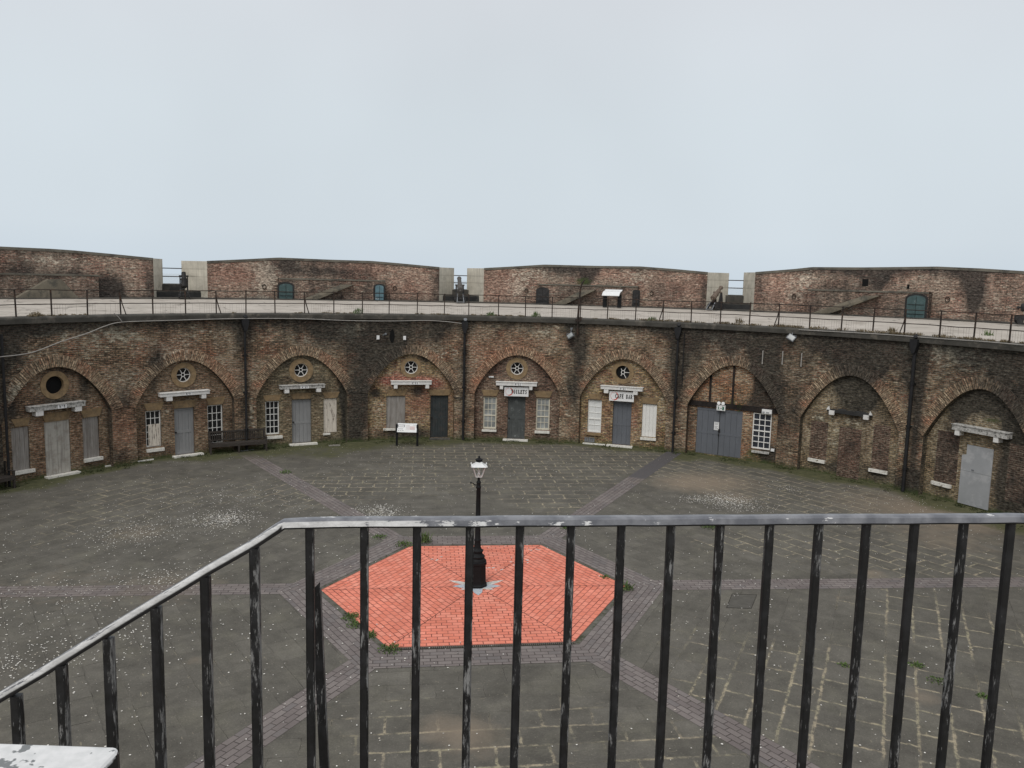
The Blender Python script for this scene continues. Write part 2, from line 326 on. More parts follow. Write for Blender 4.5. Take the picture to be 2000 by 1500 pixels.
def handrail_mat():
    m = NT('peeling_white_handrail_paint', .5, 0, .4); o = m.tc.outputs['Object']; g = m.n('ShaderNodeNewGeometry')
    sx = m.n('ShaderNodeSeparateXYZ'); m.l(g.outputs['Normal'], sx.inputs[0])
    n = m.noise(o, 28, 4, .6); n2 = m.noise(m.map(o, loc=(3, 1, 0)), 60, 4)
    c = m.mix(m.ramp(n, [(.415, 1.0), (.435, 0.0)]), m.mix(m.ramp(n2, [(.4, 0.0), (.7, 1.0)]), (.74, .74, .73), (.60, .61, .60)), (.19, .20, .20))
    side = m.ramp(m.math('ADD', sx.outputs['Z'], m.math('MULTIPLY', m.math('SUBTRACT', n, .5), 1.2)), [(.25, 0.0), (.35, 1.0)])
    m.color(m.mix(side, (.016, .015, .014), c)); m.bump(n, .3, .003); return m.m
M['handrail'] = handrail_mat()

# ground materials
def slab_mat():
    m = NT('courtyard_flagstones', .9, 0, .25); uv = m.tc.outputs['UV']
    wb = m.noise(uv, 2.6, 5, .65); cx = m.n('ShaderNodeCombineXYZ'); m.l(wb, cx.inputs[0]); m.l(wb, cx.inputs[1])
    dis = m.n('ShaderNodeVectorMath'); dis.operation = 'MULTIPLY_ADD'; m.l(cx.outputs[0], dis.inputs[0]); dis.inputs[1].default_value = (.16, .11, 0); m.l(uv, dis.inputs[2])
    rnd, fac = m.brick(dis.outputs[0], .95, .58, .030, .5, .35)
    _, fthin = m.brick(dis.outputs[0], .95, .58, .007, .5, .2)
    _, fwide = m.brick(dis.outputs[0], .95, .58, .060, .5, 1.0)
    base = m.mix(m.ramp(m.noise(uv, .35, 4), [(.35, 0.0), (.65, 1.0)]), (.117, .110, .094), (.140, .132, .112))
    c = m.mix(m.ramp(rnd, [(0, 0.0), (1, .55)]), base, (.082, .077, .064))
    c = m.mix(m.ramp(m.noise(m.map(uv, loc=(40, 3, 0)), .9, 5, .65), [(.50, 0.0), (.66, .55)]), c, (.150, .142, .112))
    c = m.mix(1.0, c, m.ramp(m.noise(uv, 1.6, 7, .75), [(.3, .72), (.7, 1.28)]), 'MULTIPLY')
    c = m.mix(1.0, c, m.ramp(m.noise(uv, 26, 3, .7), [(.3, .85), (.7, 1.15)]), 'MULTIPLY')
    c = m.mix(m.ramp(m.noise(uv, 24, 1, .5), [(.70, 0.0), (.75, .55)]), c, (.33, .30, .24))
    pr, pg, pb, pa = m.paint()
    # dark open joints everywhere (faint), pale lichen joints where they show
    jn = m.noise(m.map(uv, loc=(4, 4, 0)), 1.3, 5, .7)
    dk = m.math('MULTIPLY', fthin, m.ramp(jn, [(.42, 0.0), (.62, .75)])); c = m.mix(dk, c, (.022, .020, .016))
    jl = m.math('MULTIPLY_ADD', pr, .56, m.math('MULTIPLY', jn, .62)); jv = m.math('MULTIPLY', m.ramp(jl, [(.40, 0.0), (.60, .95)]), m.ramp(m.noise(uv, 5.0, 5, .8), [(.40, .05), (.62, .95)]))
    lich = m.mix(m.ramp(m.noise(uv, 1.7, 3), [(.4, 0.0), (.6, 1.0)]), (.42, .36, .255), (.33, .30, .205))
    c = m.mix(m.math('MULTIPLY', jv, fac), c, lich)
    c = m.mix(m.math('MULTIPLY', m.math('MULTIPLY', jv, fwide), m.ramp(m.noise(uv, 5, 4, .7), [(.44, 0.0), (.56, .75)])), c, lich)
    c = m.mix(m.ramp(m.noise(m.map(uv, (1.2, 5, 1), loc=(21, 9, 0)), 2.2, 4, .6), [(.66, 0.0), (.72, .5)]), c, lich)
    # dry scuffed patches
    tn = m.noise(m.map(uv, loc=(8, 2, 0)), 2.2, 5, .7)
    c = m.mix(m.ramp(m.math('MULTIPLY_ADD', pg, .5, m.math('MULTIPLY', tn, .5)), [(.38, 0.0), (.75, .75)]), c, (.26, .21, .155))
    gn = m.noise(m.map(uv, loc=(18, 2, 0)), 3.5, 5, .75)
    c = m.mix(m.ramp(m.math('MULTIPLY_ADD', pb, .5, m.math('MULTIPLY', gn, .55)), [(.47, 0.0), (.66, .9)]), c, m.mix(m.ramp(gn, [(.4, 0.0), (.6, 1.0)]), (.060, .066, .028), (.105, .105, .05)))
    m.color(c); m.bump(m.math('ADD', m.math('MULTIPLY', fac, -.7), m.math('MULTIPLY', m.noise(uv, 12, 4), .5)), .35, .02)
    return m.m
M['slabs'] = slab_mat()
def pave_mat(name, cols, mortar, w, h, mort, var=.2, gk=0.0):
    m = NT(name, .85, 0, .3); uv = m.tc.outputs['UV']; rnd, fac = m.brick(uv, w, h, mort, .5, .2)
    c = m.ramp(rnd, [(i/(len(cols)-1), k) for i, k in enumerate(cols)])
    c = m.mix(1.0, c, m.ramp(m.noise(uv, 1.2, 4), [(.3, 1-var), (.7, 1+var)]), 'MULTIPLY')
    c = m.mix(1.0, c, m.ramp(m.noise(uv, 30, 3, .7), [(.3, .9), (.7, 1.1)]), 'MULTIPLY')
    c = m.mix(m.math('MULTIPLY', fac, m.ramp(m.noise(uv, 2, 4), [(.3, .55), (.6, 1.0)])), c, mortar)
    if gk:
        pr, pg, pb, pa = m.paint(); n = m.noise(uv, 1.4, 5, .7)
        c = m.mix(m.ramp(m.math('MULTIPLY_ADD', pg, .5, m.math('MULTIPLY', n, .55)), [(.42, 0.0), (.68, .8)]), c, (.15, .125, .09))
        c = m.mix(m.ramp(m.math('MULTIPLY_ADD', pb, .5, m.math('MULTIPLY', n, .55)), [(.47, 0.0), (.66, .9)]), c, (.075, .075, .04))
        c = m.mix(pr, c, (.095, .090, .092))
    m.color(c); m.bump(m.math('MULTIPLY', fac, -1.0), .4, .01); return m.m
M['redpave'] = pave_mat('red_clay_paving', [(.70, .215, .140), (.76, .24, .160), (.80, .285, .20), (.72, .22, .148), (.80, .31, .22)], (.22, .065, .045), .25, .15, .0125, .11)
M['greypave'] = pave_mat('grey_purple_paving', [(.165, .142, .135), (.19, .165, .155), (.215, .19, .178), (.155, .14, .136)], (.055, .046, .042), .30, .145, .011, .12, gk=1.0)
def deck_mat():
    m = NT('terrace_concrete', .9, 0, .2); o = m.tc.outputs['Object']
    c = m.mix(m.ramp(m.noise(o, .5, 5), [(.35, 0.0), (.65, 1.0)]), (.42, .385, .335), (.50, .46, .405))
    c = m.mix(m.ramp(m.noise(m.map(o, loc=(9, 2, 1)), 1.1, 6, .7), [(.50, 0.0), (.66, .6)]), c, (.27, .235, .20))
    v = m.n('ShaderNodeTexVoronoi'); v.feature = 'DISTANCE_TO_EDGE'; v.inputs['Scale'].default_value = .38
    dn = m.n('ShaderNodeVectorMath'); dn.operation = 'MULTIPLY_ADD'; nn = m.n('ShaderNodeTexNoise'); nn.inputs['Scale'].default_value = 1.2; m.l(o, nn.inputs['Vector'])
    m.l(nn.outputs['Color'], dn.inputs[0]); dn.inputs[1].default_value = (1.2, 1.2, 0); m.l(o, dn.inputs[2]); m.l(dn.outputs[0], v.inputs['Vector'])
    ck = m.math('MULTIPLY', m.ramp(v.outputs['Distance'], [(0.0, 1.0), (.018, 0.0)]), m.ramp(m.noise(o, .6, 3), [(.50, 0.0), (.56, .8)]))
    c = m.mix(ck, c, (.07, .06, .05))
    pr, pg, pb, pa = m.paint()
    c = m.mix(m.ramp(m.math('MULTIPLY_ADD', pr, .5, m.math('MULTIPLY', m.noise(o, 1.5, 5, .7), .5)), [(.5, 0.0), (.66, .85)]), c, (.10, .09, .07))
    m.color(c); return m.m
M['deck'] = deck_mat()
def sea_mat():
    m = NT('calm_pale_sea', .15, 0, .5); m.color((.30, .35, .38)); m.bump(m.noise(m.tc.outputs['Object'], .4, 4), .1, .1); return m.m
M['sea'] = sea_mat()
M['leaf'] = simple('weed_leaf', (.085, .140, .042), .8, .35, 20, (.14, .17, .06), (.5, .65))
M['leaf_dry'] = simple('dry_grass', (.20, .155, .095), .9, .3, 20, (.10, .09, .045), (.5, .62))
M['moss'] = simple('dark_moss', (.045, .058, .022), .95, .35, 9, (.08, .085, .035), (.5, .65))
M['petal'] = simple('fallen_petal', (.82, .80, .74), .8, .15, 3, (.62, .56, .45), (.55, .6))

# ------------------------------------------------------------------ main dimensions
R = 20.0; HT = 6.2; DPH = radians(15); PH12 = radians(6.82)
D = 20.15                                   # distance of the flat casemate fronts
RP = 29.0                                   # inner face of the parapet
def phk(n): return PH12+DPH*(n-12)
AW, ZS, ZA = 2.12, 2.35, 4.30               # arch half width, springing, crown
AWT = {4.27: .82, 4.22: .82, 4.26: .82, 4.30: .75, 4.32: .85, 4.36: .95, 4.38: 1.02, 4.46: 1.02, 4.40: .9}
def archz(x, za):
    t = min(1, abs(x)/AW); w = AWT[za]
    return ZS+(za-ZS)*(1-((1-w)*(1-sqrt(max(0, 1-t*t)))+w*t*t))
ZAK = {7: 4.27, 8: 4.27, 9: 4.22, 10: 4.26, 11: 4.27, 12: 4.30, 13: 4.32, 14: 4.36, 15: 4.38, 16: 4.46, 17: 4.40}
def gauss(u, z, B):
    out = [0, 0, 0, 0]
    for (bu, bz, ru, rz, ch, k) in B:
        d = ((u-bu)/ru)**2+((z-bz)/rz)**2
        if d < 6: out[ch] += k*exp(-d)
    return out
# soot, pale spalling, red brick and moss seen on the wall: (px, py, half width m, half height m, channel, strength)
WB = []
for (x, y, ru, rz, ch, k) in [
    (765, 640, .7, .9, 0, 1.3), (740, 690, 1.2, 1.0, 0, 1.2), (705, 760, .7, 1.2, 0, 1.1), (695, 830, .6, .9, 0, 1.2), (640, 650, 1.0, .6, 0, .7),
    (845, 655, 1.2, .5, 0, .7), (870, 760, .3, 1.0, 0, .7), (907, 740, .25, 3, 0, .6), (1133, 680, .35, 1.1, 0, 1.3), (1120, 760, .5, .9, 0, .9), (1118, 655, .3, .5, 0, 1.2),
    (1325, 700, .35, 2.5, 0, 1.3), (1350, 680, .8, 1.2, 0, .8), (1300, 640, 1.2, .4, 0, .6), (1425, 665, .5, .8, 0, .9), (1490, 720, .6, 1.5, 0, 1.6), (1505, 800, .5, 1.5, 0, 1.7), (1480, 650, .7, .6, 0, 1.3),
    (1560, 690, 4.0, 1.0, 0, .45), (1400, 655, 3.0, .5, 0, .45), (1900, 720, 2.5, 1.2, 0, .45), (1250, 720, 1.5, .8, 0, .3), (700, 660, 2.5, .8, 0, .45), (550, 640, 3, .4, 0, .4), (900, 640, 4, .35, 0, .3), (200, 640, 4, .35, 0, .35), (1550, 800, .5, 1.6, 0, .8), (1610, 670, .6, .5, 0, .8), (1660, 680, .8, .9, 0, 1.4), (1690, 720, .8, .8, 0, 1.3), (1720, 690, .7, .6, 0, .9), (1785, 700, .45, 1.4, 0, 1.4), (1790, 830, .25, 2.5, 0, 1.0), (1800, 940, .5, .5, 0, .9),
    (1960, 700, 1.2, .6, 0, .8), (1970, 800, .8, 1.0, 0, 1.3), (1900, 690, .5, .3, 0, .9), (1750, 940, 1.0, .5, 0, .7),
    (10, 690, .8, .7, 0, 1.2), (5, 850, .4, 2.0, 0, 1.5), (305, 700, .35, .5, 0, 1.1), (475, 660, .4, .8, 0, .9), (480, 800, .25, 2, 0, .6), (60, 640, 1.5, .35, 0, .8), (245, 780, .3, .6, 0, .8), (230, 890, .6, .3, 0, .6),
    (680, 645, .6, .5, 1, .7), (600, 660, .8, .4, 1, .5), (230, 655, 1.2, .5, 1, .7), (330, 690, 1.0, .5, 1, .6), (400, 650, 1.2, .5, 1, .4), (30, 770, .7, .7, 1, .7), (265, 740, .6, .5, 1, .5), (110, 650, 1.4, .3, 1, .5),
    (880, 690, .8, .5, 1, .5), (1060, 650, 1.2, .3, 1, .6), (1250, 650, 1.5, .5, 1, .3), (1430, 680, .9, .6, 1, .6), (1395, 660, .6, .4, 1, .6), (1840, 680, .9, .6, 1, .7), (1900, 700, 1.2, .6, 1, .6), (1860, 660, .6, .3, 1, .5), (1770, 680, .5, .8, 1, .5),
    (490, 830, .3, 1.2, 1, .6), (1110, 800, .5, 1.0, 1, .4), (700, 640, 1.0, .4, 1, .3),
    (965, 700, 1.1, .7, 2, .55), (1020, 670, .9, .4, 2, .4), (935, 760, .5, .9, 2, .5), (1070, 740, .6, .8, 2, .35), (640, 740, .5, .6, 2, .4), (1420, 680, .9, .5, 2, .35), (340, 680, 1.2, .5, 2, .3), (445, 740, .6, .6, 2, .4), (230, 850, .5, 1.0, 2, .35), (250, 830, .5, 1.2, 2, .3), (900, 660, 1.5, .4, 2, .2),
]:
    ph, z = cyl(x, y, R); WB.append((ph*R, z, ru, rz, ch, k))
def wallpaint(u, z):
    o = gauss(u, z, WB)
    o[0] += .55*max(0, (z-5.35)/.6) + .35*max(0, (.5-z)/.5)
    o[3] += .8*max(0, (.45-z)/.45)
    o[0] = min(1.6, o[0]); return tuple(o)

# ------------------------------------------------------------------ courtyard wall (cylindrical, arches cut out)
B0, B1 = 7, 17
mb = MB()
def wq(u0, u1, z00, z01, z10, z11, n):   # strip quad column: left z00..z01, right z10..z11
    for i in range(n):
        a, b = i/n, (i+1)/n
        P = [(u0, z00+(z01-z00)*a), (u1, z10+(z11-z10)*a), (u1, z10+(z11-z10)*b), (u0, z00+(z01-z00)*b)]
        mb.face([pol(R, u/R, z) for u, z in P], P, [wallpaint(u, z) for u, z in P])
HB = HT-.26
for n in range(B0, B1+1):
    uc = phk(n)*R; hw = DPH*R/2; za = ZAK[n]
    us = sorted(set([-hw+i*(hw-AW)/4 for i in range(4)]+[-AW+2*AW*i/36 for i in range(37)]+[AW+(hw-AW)*i/4 for i in range(1, 5)]))
    for a, b in zip(us[:-1], us[1:]):
        ins = (a+b)/2 > -AW and (a+b)/2 < AW
        z0 = archz(a, za) if ins else 0; z1 = archz(b, za) if ins else 0
        wq(uc+a, uc+b, z0, HB, z1, HB, 14 if ins else 40)
ph_a, ph_b = phk(B0)-DPH/2, phk(B1)+DPH/2
n_ = 90                                   # rest of the ring, plain
for i in range(n_):
    a = ph_b+(2*pi-(ph_b-ph_a))*i/n_; b = ph_b+(2*pi-(ph_b-ph_a))*(i+1)/n_
    P = [(a*R, 0), (b*R, 0), (b*R, HB), (a*R, HB)]
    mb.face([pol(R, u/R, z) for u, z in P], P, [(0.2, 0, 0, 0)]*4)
wall = tag(mb.build('courtyard_wall', BR['wall']), 'curved brown brick courtyard wall pierced by a row of arches under the dark coping', 'wall')
mb = MB()                                 # coping
prof = [(R-.002, HB), (R-.13, HB+.02), (R-.15, HB+.20), (R-.13, HT), (R+.32, HT+.012), (R+.32, HB)]
NS = 240
for i in range(NS):
    a, b = 2*pi*i/NS, 2*pi*(i+1)/NS
    for (r0, z0), (r1, z1) in zip(prof[:-1], prof[1:]):
        w0 = .012*noise.noise(Vector((a*30, 0, 0))); 
        mb.face([pol(r0, a, z0), pol(r0, b, z0), pol(r1, b, z1), pol(r1, a, z1)])
mb.build('coping', M['coping'], wall)
# terrace deck
mb = MB(); rr = [R+.30+(RP-R-.2)*k/14 for k in range(15)]
def deckz(r): return HT+.008+.40*max(0, (r-R)/(RP-R))
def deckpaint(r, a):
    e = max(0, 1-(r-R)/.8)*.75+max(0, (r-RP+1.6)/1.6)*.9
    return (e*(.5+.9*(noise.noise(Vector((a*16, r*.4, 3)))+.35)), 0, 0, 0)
for i in range(300):
    a, b = 2*pi*i/300, 2*pi*(i+1)/300
    for r0, r1 in zip(rr[:-1], rr[1:]):
        P = [(r0, a), (r0, b), (r1, b), (r1, a)]
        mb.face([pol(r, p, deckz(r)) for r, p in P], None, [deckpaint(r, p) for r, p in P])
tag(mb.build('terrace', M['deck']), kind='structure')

# ------------------------------------------------------------------ writing: small slab-serif stroke font
def GL(ch):
    # strokes: ('p', [(x,y)...], width)
    T, t = .38, .16
    g = {
     'T': [([(.5, 0), (.5, 1)], T), ([(0, .94), (1, .94)], t), ([(.06, .78), (.06, 1)], t), ([(.94, .78), (.94, 1)], t), ([(.25, .06), (.75, .06)], t)],
     'O': [([(.22, .3), (.22, .7)], T), ([(.78, .3), (.78, .7)], T), ([(.22, .94), (.78, .94)], t), ([(.22, .06), (.78, .06)], t), ([(.2, .72), (.4, .94)], .2), ([(.8, .72), (.6, .94)], .2), ([(.2, .28), (.4, .06)], .2), ([(.8, .28), (.6, .06)], .2)],
     'I': [([(.5, 0), (.5, 1)], T), ([(.2, .94), (.8, .94)], t), ([(.2, .06), (.8, .06)], t)],
     'L': [([(.32, 0), (.32, 1)], T), ([(.05, .94), (.6, .94)], t), ([(.05, .06), (.98, .06)], t), ([(.94, 0), (.94, .3)], t)],
     'E': [([(.30, 0), (.30, 1)], T), ([(.05, .94), (.95, .94)], t), ([(.05, .06), (.95, .06)], t), ([(.3, .52), (.75, .52)], t), ([(.90, .75), (.90, 1)], t), ([(.90, 0), (.90, .27)], t), ([(.72, .38), (.72, .66)], t)],
     'F': [([(.30, 0), (.30, 1)], T), ([(.05, .94), (.95, .94)], t), ([(.05, .06), (.6, .06)], t), ([(.3, .52), (.75, .52)], t), ([(.90, .72), (.90, 1)], t), ([(.72, .38), (.72, .66)], t)],
     'S': [([(.2, .72), (.8, .30)], .30), ([(.2, .70), (.35, .94)], .16), ([(.3, .94), (.85, .94)], t), ([(.85, .70), (.85, 1)], t), ([(.8, .32), (.65, .06)], .16), ([(.15, .06), (.7, .06)], t), ([(.15, 0), (.15, .3)], t)],
     'C': [([(.24, .28), (.24, .72)], T), ([(.24, .72), (.42, .94)], .18), ([(.24, .28), (.42, .06)], .18), ([(.4, .94), (.88, .94)], t), ([(.4, .06), (.88, .06)], t), ([(.88, .66), (.88, 1)], t), ([(.88, .04), (.88, .26)], t)],
     'A': [([(.14, .04), (.45, .98)], .12), ([(.5, .98), (.80, .04)], .28), ([(.25, .34), (.68, .34)], t), ([(0, .05), (.30, .05)], t), ([(.60, .05), (1, .05)], t)],
     'B': [([(.28, 0), (.28, 1)], T), ([(.05, .94), (.7, .94)], t), ([(.05, .06), (.72, .06)], t), ([(.3, .52), (.7, .52)], t), ([(.76, .62), (.76, .88)], .24), ([(.82, .14), (.82, .44)], .26)],
     'R': [([(.28, 0), (.28, 1)], T), ([(.05, .94), (.7, .94)], t), ([(.05, .06), (.5, .06)], t), ([(.3, .50), (.7, .50)], t), ([(.78, .60), (.78, .86)], .26), ([(.6, .5), (.85, .03)], .26), ([(.75, .05), (1, .05)], t)],
     'N': [([(.16, 0), (.16, 1)], .12), ([(.86, 0), (.86, 1)], .12), ([(.16, .98), (.84, .04)], .26)],
     '8': [([(.25, .75), (.75, .75)], .12), ([(.25, .62), (.25, .88)], .2), ([(.75, .62), (.75, .88)], .2), ([(.3, .94), (.7, .94)], t), ([(.3, .5), (.7, .5)], t), ([(.2, .15), (.2, .4)], .22), ([(.8, .15), (.8, .4)], .22), ([(.3, .06), (.7, .06)], t)],
     '9': [([(.22, .6), (.22, .85)], .22), ([(.78, .2), (.78, .85)], .24), ([(.3, .94), (.7, .94)], t), ([(.3, .48), (.7, .48)], t), ([(.25, .06), (.7, .06)], t)],
     '1': [([(.5, 0), (.5, 1)], T), ([(.25, .8), (.5, .96)], t), ([(.2, .06), (.8, .06)], t)],
     '0': [([(.2, .25), (.2, .75)], .26), ([(.8, .25), (.8, .75)], .26), ([(.3, .94), (.7, .94)], t), ([(.3, .06), (.7, .06)], t)],
     '2': [([(.2, .7), (.2, .85)], .18), ([(.3, .94), (.7, .94)], t), ([(.78, .62), (.78, .86)], .24), ([(.75, .6), (.2, .12)], .18), ([(.1, .07), (.95, .07)], .14)],
     '3': [([(.2, .94), (.75, .94)], t), ([(.76, .6), (.76, .86)], .24), ([(.4, .52), (.75, .52)], t), ([(.8, .16), (.8, .44)], .26), ([(.15, .06), (.75, .06)], t)],
     'o': [([(.3, .75), (.3, .95)], .12), ([(.7, .75), (.7, .95)], .12), ([(.3, .97), (.7, .97)], .08), ([(.3, .73), (.7, .73)], .08), ([(.25, .58), (.75, .58)], .07)],
     "'": [([(.4, 1.10), (.75, 1.28)], .14)], ' ': [],
    }
    return g[ch]
def text(mb, s, x, z, h, w, y, gap=.18, tk=.004):
    k = 0
    for ch in s:
        if ch == "'": ox = x+(k-1)*w*(1+gap)
        else: ox = x+k*w*(1+gap); k += 1
        for i, (pts, wd) in enumerate(GL(ch)):
            yy = y-.0004*i
            for a, b in zip(pts[:-1], pts[1:]):
                pa = Vector((ox+a[0]*w, yy, z+a[1]*h)); pb = Vector((ox+b[0]*w, yy, z+b[1]*h)); d = pb-pa; L = d.length; d.normalize()
                nrm = Vector((d.z, 0, -d.x)); hwd = wd*(w if abs(d.z) > .5 else h)/2
                q = [pa-nrm*hwd, pb-nrm*hwd, pb+nrm*hwd, pa+nrm*hwd]; q2 = [p+Vector((0, tk, 0)) for p in q]
                mb.face(q); mb.face(q2[::-1])
                for j in range(4): mb.face([q[j], q2[j], q2[(j+1) % 4], q[(j+1) % 4]])

# ------------------------------------------------------------------ casemate fronts
def loc(n, x, y, dep=0.0):               # pixel on the flat front of casemate n -> local (x, z)
    ph = phk(n); nn = Vector((sin(ph), cos(ph), 0)); P = vplane(x, y, nn*(D+dep), nn); t = Vector((cos(ph), -sin(ph), 0))
    return P.dot(t), P.z
def rect(n, x0, y0, x1, y1, dep=0.0, sk=None):
    """bounding rectangle (local) of a feature from its left/right x and top/bottom y at its centre column"""
    xm, ym = (x0+x1)/2, (y0+y1)/2
    l = loc(n, x0, ym, dep)[0]; r = loc(n, x1, ym, dep)[0]; t = loc(n, xm, y0, dep)[1]; b = loc(n, xm, y1, dep)[1]
    return l, b, r, t
def c2l(n, u, z, rad):                    # wall cylinder coords -> local frame of casemate
    d = u/R; return Vector((rad*sin(d), rad*cos(d)-D, z))

def front_panel(n, root, mat, holes, blobs, disc=None):
    X0, X1, Z1 = -AW-.12, AW+.12, ZAK[n]+.12
    xs = set([X0, X1]); zs = set([0, Z1])
    for (l, b, r, t) in holes: xs |= {l, r}; zs |= {b, t}
    def fill(v, st):
        v = sorted(v); o = [v[0]]
        for a, b in zip(v[:-1], v[1:]):
            k = max(1, int((b-a)/st+.5)); o += [a+(b-a)*(i+1)/k for i in range(k)]
        return o
    xs = fill(xs, .12); zs = fill(zs, .12); m_ = MB(); uo = n*7.3
    for a, b in zip(xs[:-1], xs[1:]):
        for c, d in zip(zs[:-1], zs[1:]):
            cx, cz = (a+b)/2, (c+d)/2
            if any(l < cx < r and bb < cz < t for (l, bb, r, t) in holes): continue
            P = [(a, c), (b, c), (b, d), (a, d)]; cl = []
            for u, z in P:
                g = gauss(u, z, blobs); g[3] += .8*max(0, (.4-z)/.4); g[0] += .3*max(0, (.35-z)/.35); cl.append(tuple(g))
            m_.face([(u, 0, z) for u, z in P], [(u+uo, z) for u, z in P], cl)
    for (l, b, r, t) in holes:            # reveals
        for p, q in (((l, b), (l, t)), ((l, t), (r, t)), ((r, t), (r, b)), ((r, b), (l, b))):
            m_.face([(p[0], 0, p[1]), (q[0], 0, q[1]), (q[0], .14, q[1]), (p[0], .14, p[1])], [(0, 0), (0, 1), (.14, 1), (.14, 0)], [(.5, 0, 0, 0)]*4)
    # soffit and jambs of the arch between the wall face and this front
    za = ZAK[n]; prf = [(-AW, 0), (-AW, ZS*.5)]+[(-AW*cos(pi*i/40), archz(-AW*cos(pi*i/40), za)) for i in range(41)]+[(AW, ZS*.5), (AW, 0)]
    s_ = 0
    for (u0, z0), (u1, z1) in zip(prf[:-1], prf[1:]):
        ln = sqrt((u1-u0)**2+(z1-z0)**2); a0 = c2l(n, u0, z0, R-.001); a1 = c2l(n, u1, z1, R-.001)
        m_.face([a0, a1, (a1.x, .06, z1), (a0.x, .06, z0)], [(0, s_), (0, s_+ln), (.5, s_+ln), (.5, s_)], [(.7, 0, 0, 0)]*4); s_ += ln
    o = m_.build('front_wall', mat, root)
    # ring of bricks round the arch, 25 mm proud of the wall
    m_ = MB(); T = .46; prf = prf[2:-2]; s_ = 0; O = []
    for i, (u, z) in enumerate(prf):
        p = prf[max(0, i-1)]; q = prf[min(len(prf)-1, i+1)]; d = Vector((q[0]-p[0], q[1]-p[1])).normalized(); nr = Vector((-d.y, d.x))
        tt = T+.03*noise.noise(Vector((u*3, z*3, n))); O.append((u+nr.x*tt, z+nr.y*tt))
    uo = phk(n)*R
    for i in range(len(prf)-1):
        (u0, z0), (u1, z1) = prf[i], prf[i+1]; (a0, b0), (a1, b1) = O[i], O[i+1]; ln = sqrt((u1-u0)**2+(z1-z0)**2)*1.12
        P = [(u0, z0, R-.025), (u1, z1, R-.025), (a1, b1, R-.025), (a0, b0, R-.025)]
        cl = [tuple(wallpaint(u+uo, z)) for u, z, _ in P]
        m_.face([c2l(n, *p) for p in P], [(0, s_), (0, s_+ln), (T, s_+ln), (T, s_)], cl)
        m_.face([c2l(n, a0, b0, R-.025), c2l(n, a1, b1, R-.025), c2l(n, a1, b1, R+.01), c2l(n, a0, b0, R+.01)], [(0, 0)]*4, [cl[2]]*4)
        m_.face([c2l(n, u1, z1, R-.025), c2l(n, u0, z0, R-.025), c2l(n, u0, z0, R+.01), c2l(n, u1, z1, R+.01)], [(0, 0)]*4, [cl[2]]*4)
        s_ += ln
    m_.build('arch_ring', BR['ring'], root)
    return o

def lintel(root, l, b, r, t, mat='stone'):
    f = .13; m_ = MB(); m_.prism([(l, b), (r, b), (r+f, t), (l-f, t)], -.028, .05); return m_.build('lintel', M[mat], root)
def sill(root, l, r, z, w=.10, h=.09, tilt=0, mat='sill'):
    m_ = MB(); m_.b2((l, -w, z-h), (r, .12, z)); return m_.build('sill', M[mat], root)
def door(root, l, b, r, t, mat, planks=5, style='ledged', handle='left', dep=.10, name='door', label=None):
    m_ = MB(); g = .012; w = (r-l)/planks
    m_.b2((l, dep+.02, b), (r, dep+.05, t))
    for i in range(planks): m_.b2((l+i*w+g/2, dep, b+.01), (l+(i+1)*w-g/2, dep+.022, t-.01))
    if style == 'panel':
        fw = .10; W_ = r-l; mid = b+(t-b)*.46
        for a in (l, r-fw, (l+r)/2-.05): m_.b2((a, dep-.018, b), (a+fw, dep-.001, t))
        for z in (b, mid, t-fw): m_.b2((l+fw, dep-.0185, z), (r-fw, dep-.002, z+fw*1.3 if z < t-fw else t))
    else:
        mid = b+(t-b)*.44; m_.b2((l, dep-.012, mid), (r, dep-.001, mid+.10)); m_.b2((l, dep-.012, t-.12), (r, dep-.001, t))
    o = m_.build(name, mat if not isinstance(mat, str) else M[mat], root)
    if label: o['label'] = label
    if handle:
        hx = l+.08 if handle == 'left' else r-.08; m_ = MB(); hz = b+(t-b)*.48
        m_.lathe([(.035, 0), (.04, .02), (.02, .03), (.03, .05), (.03, .07), (.0, .08)], 10, Matrix.Rotation(pi/2, 3, 'X'), (hx, dep-.012, hz)); m_.build('handle', M['iron'], o)
    m_ = MB(); m_.b2((l-.035, dep-.01, b), (l, dep+.05, t+.03)); m_.b2((r, dep-.01, b), (r+.035, dep+.05, t+.03)); m_.b2((l, dep-.01, t), (r, dep+.05, t+.03))
    m_.build('door_frame', mat if not isinstance(mat, str) else M[mat], o)
    return o
def window(root, l, b, r, t, nx, nz, frame='white', glass='glass', dep=.07, heavy=None, fw=.045, boards=None, label=None, mw=.024):
    m_ = MB(); y0, y1 = dep, dep+.05
    m_.b2((l, y0, b), (l+fw, y1, t)); m_.b2((r-fw, y0, b), (r, y1, t)); m_.b2((l+fw, y0, t-fw), (r-fw, y1, t)); m_.b2((l+fw, y0, b), (r-fw, y1, b+fw*1.4))
    bb = b+fw*1.4
    for i in range(1, nx):
        x = l+fw+(r-l-2*fw)*i/nx; m_.b2((x-mw/2, y0+.012, bb), (x+mw/2, y1-.01, t-fw))
    for i in range(1, nz):
        z = bb+(t-fw-bb)*i/nz; w_ = (.055 if heavy == i else mw)
        m_.b2((l+fw, y0+.010 if heavy != i else y0-.004, z-w_/2), (r-fw, y1-.012, z+w_/2))
    g_ = MB(); g_.b2((l+.01, y1-.018, b+.01), (r-.01, y1-.008, t-.01))
    o = g_.build('window', M[glass], root)
    m_.build('window_frame', M[frame], o)
    if label: o['label'] = label
    return o
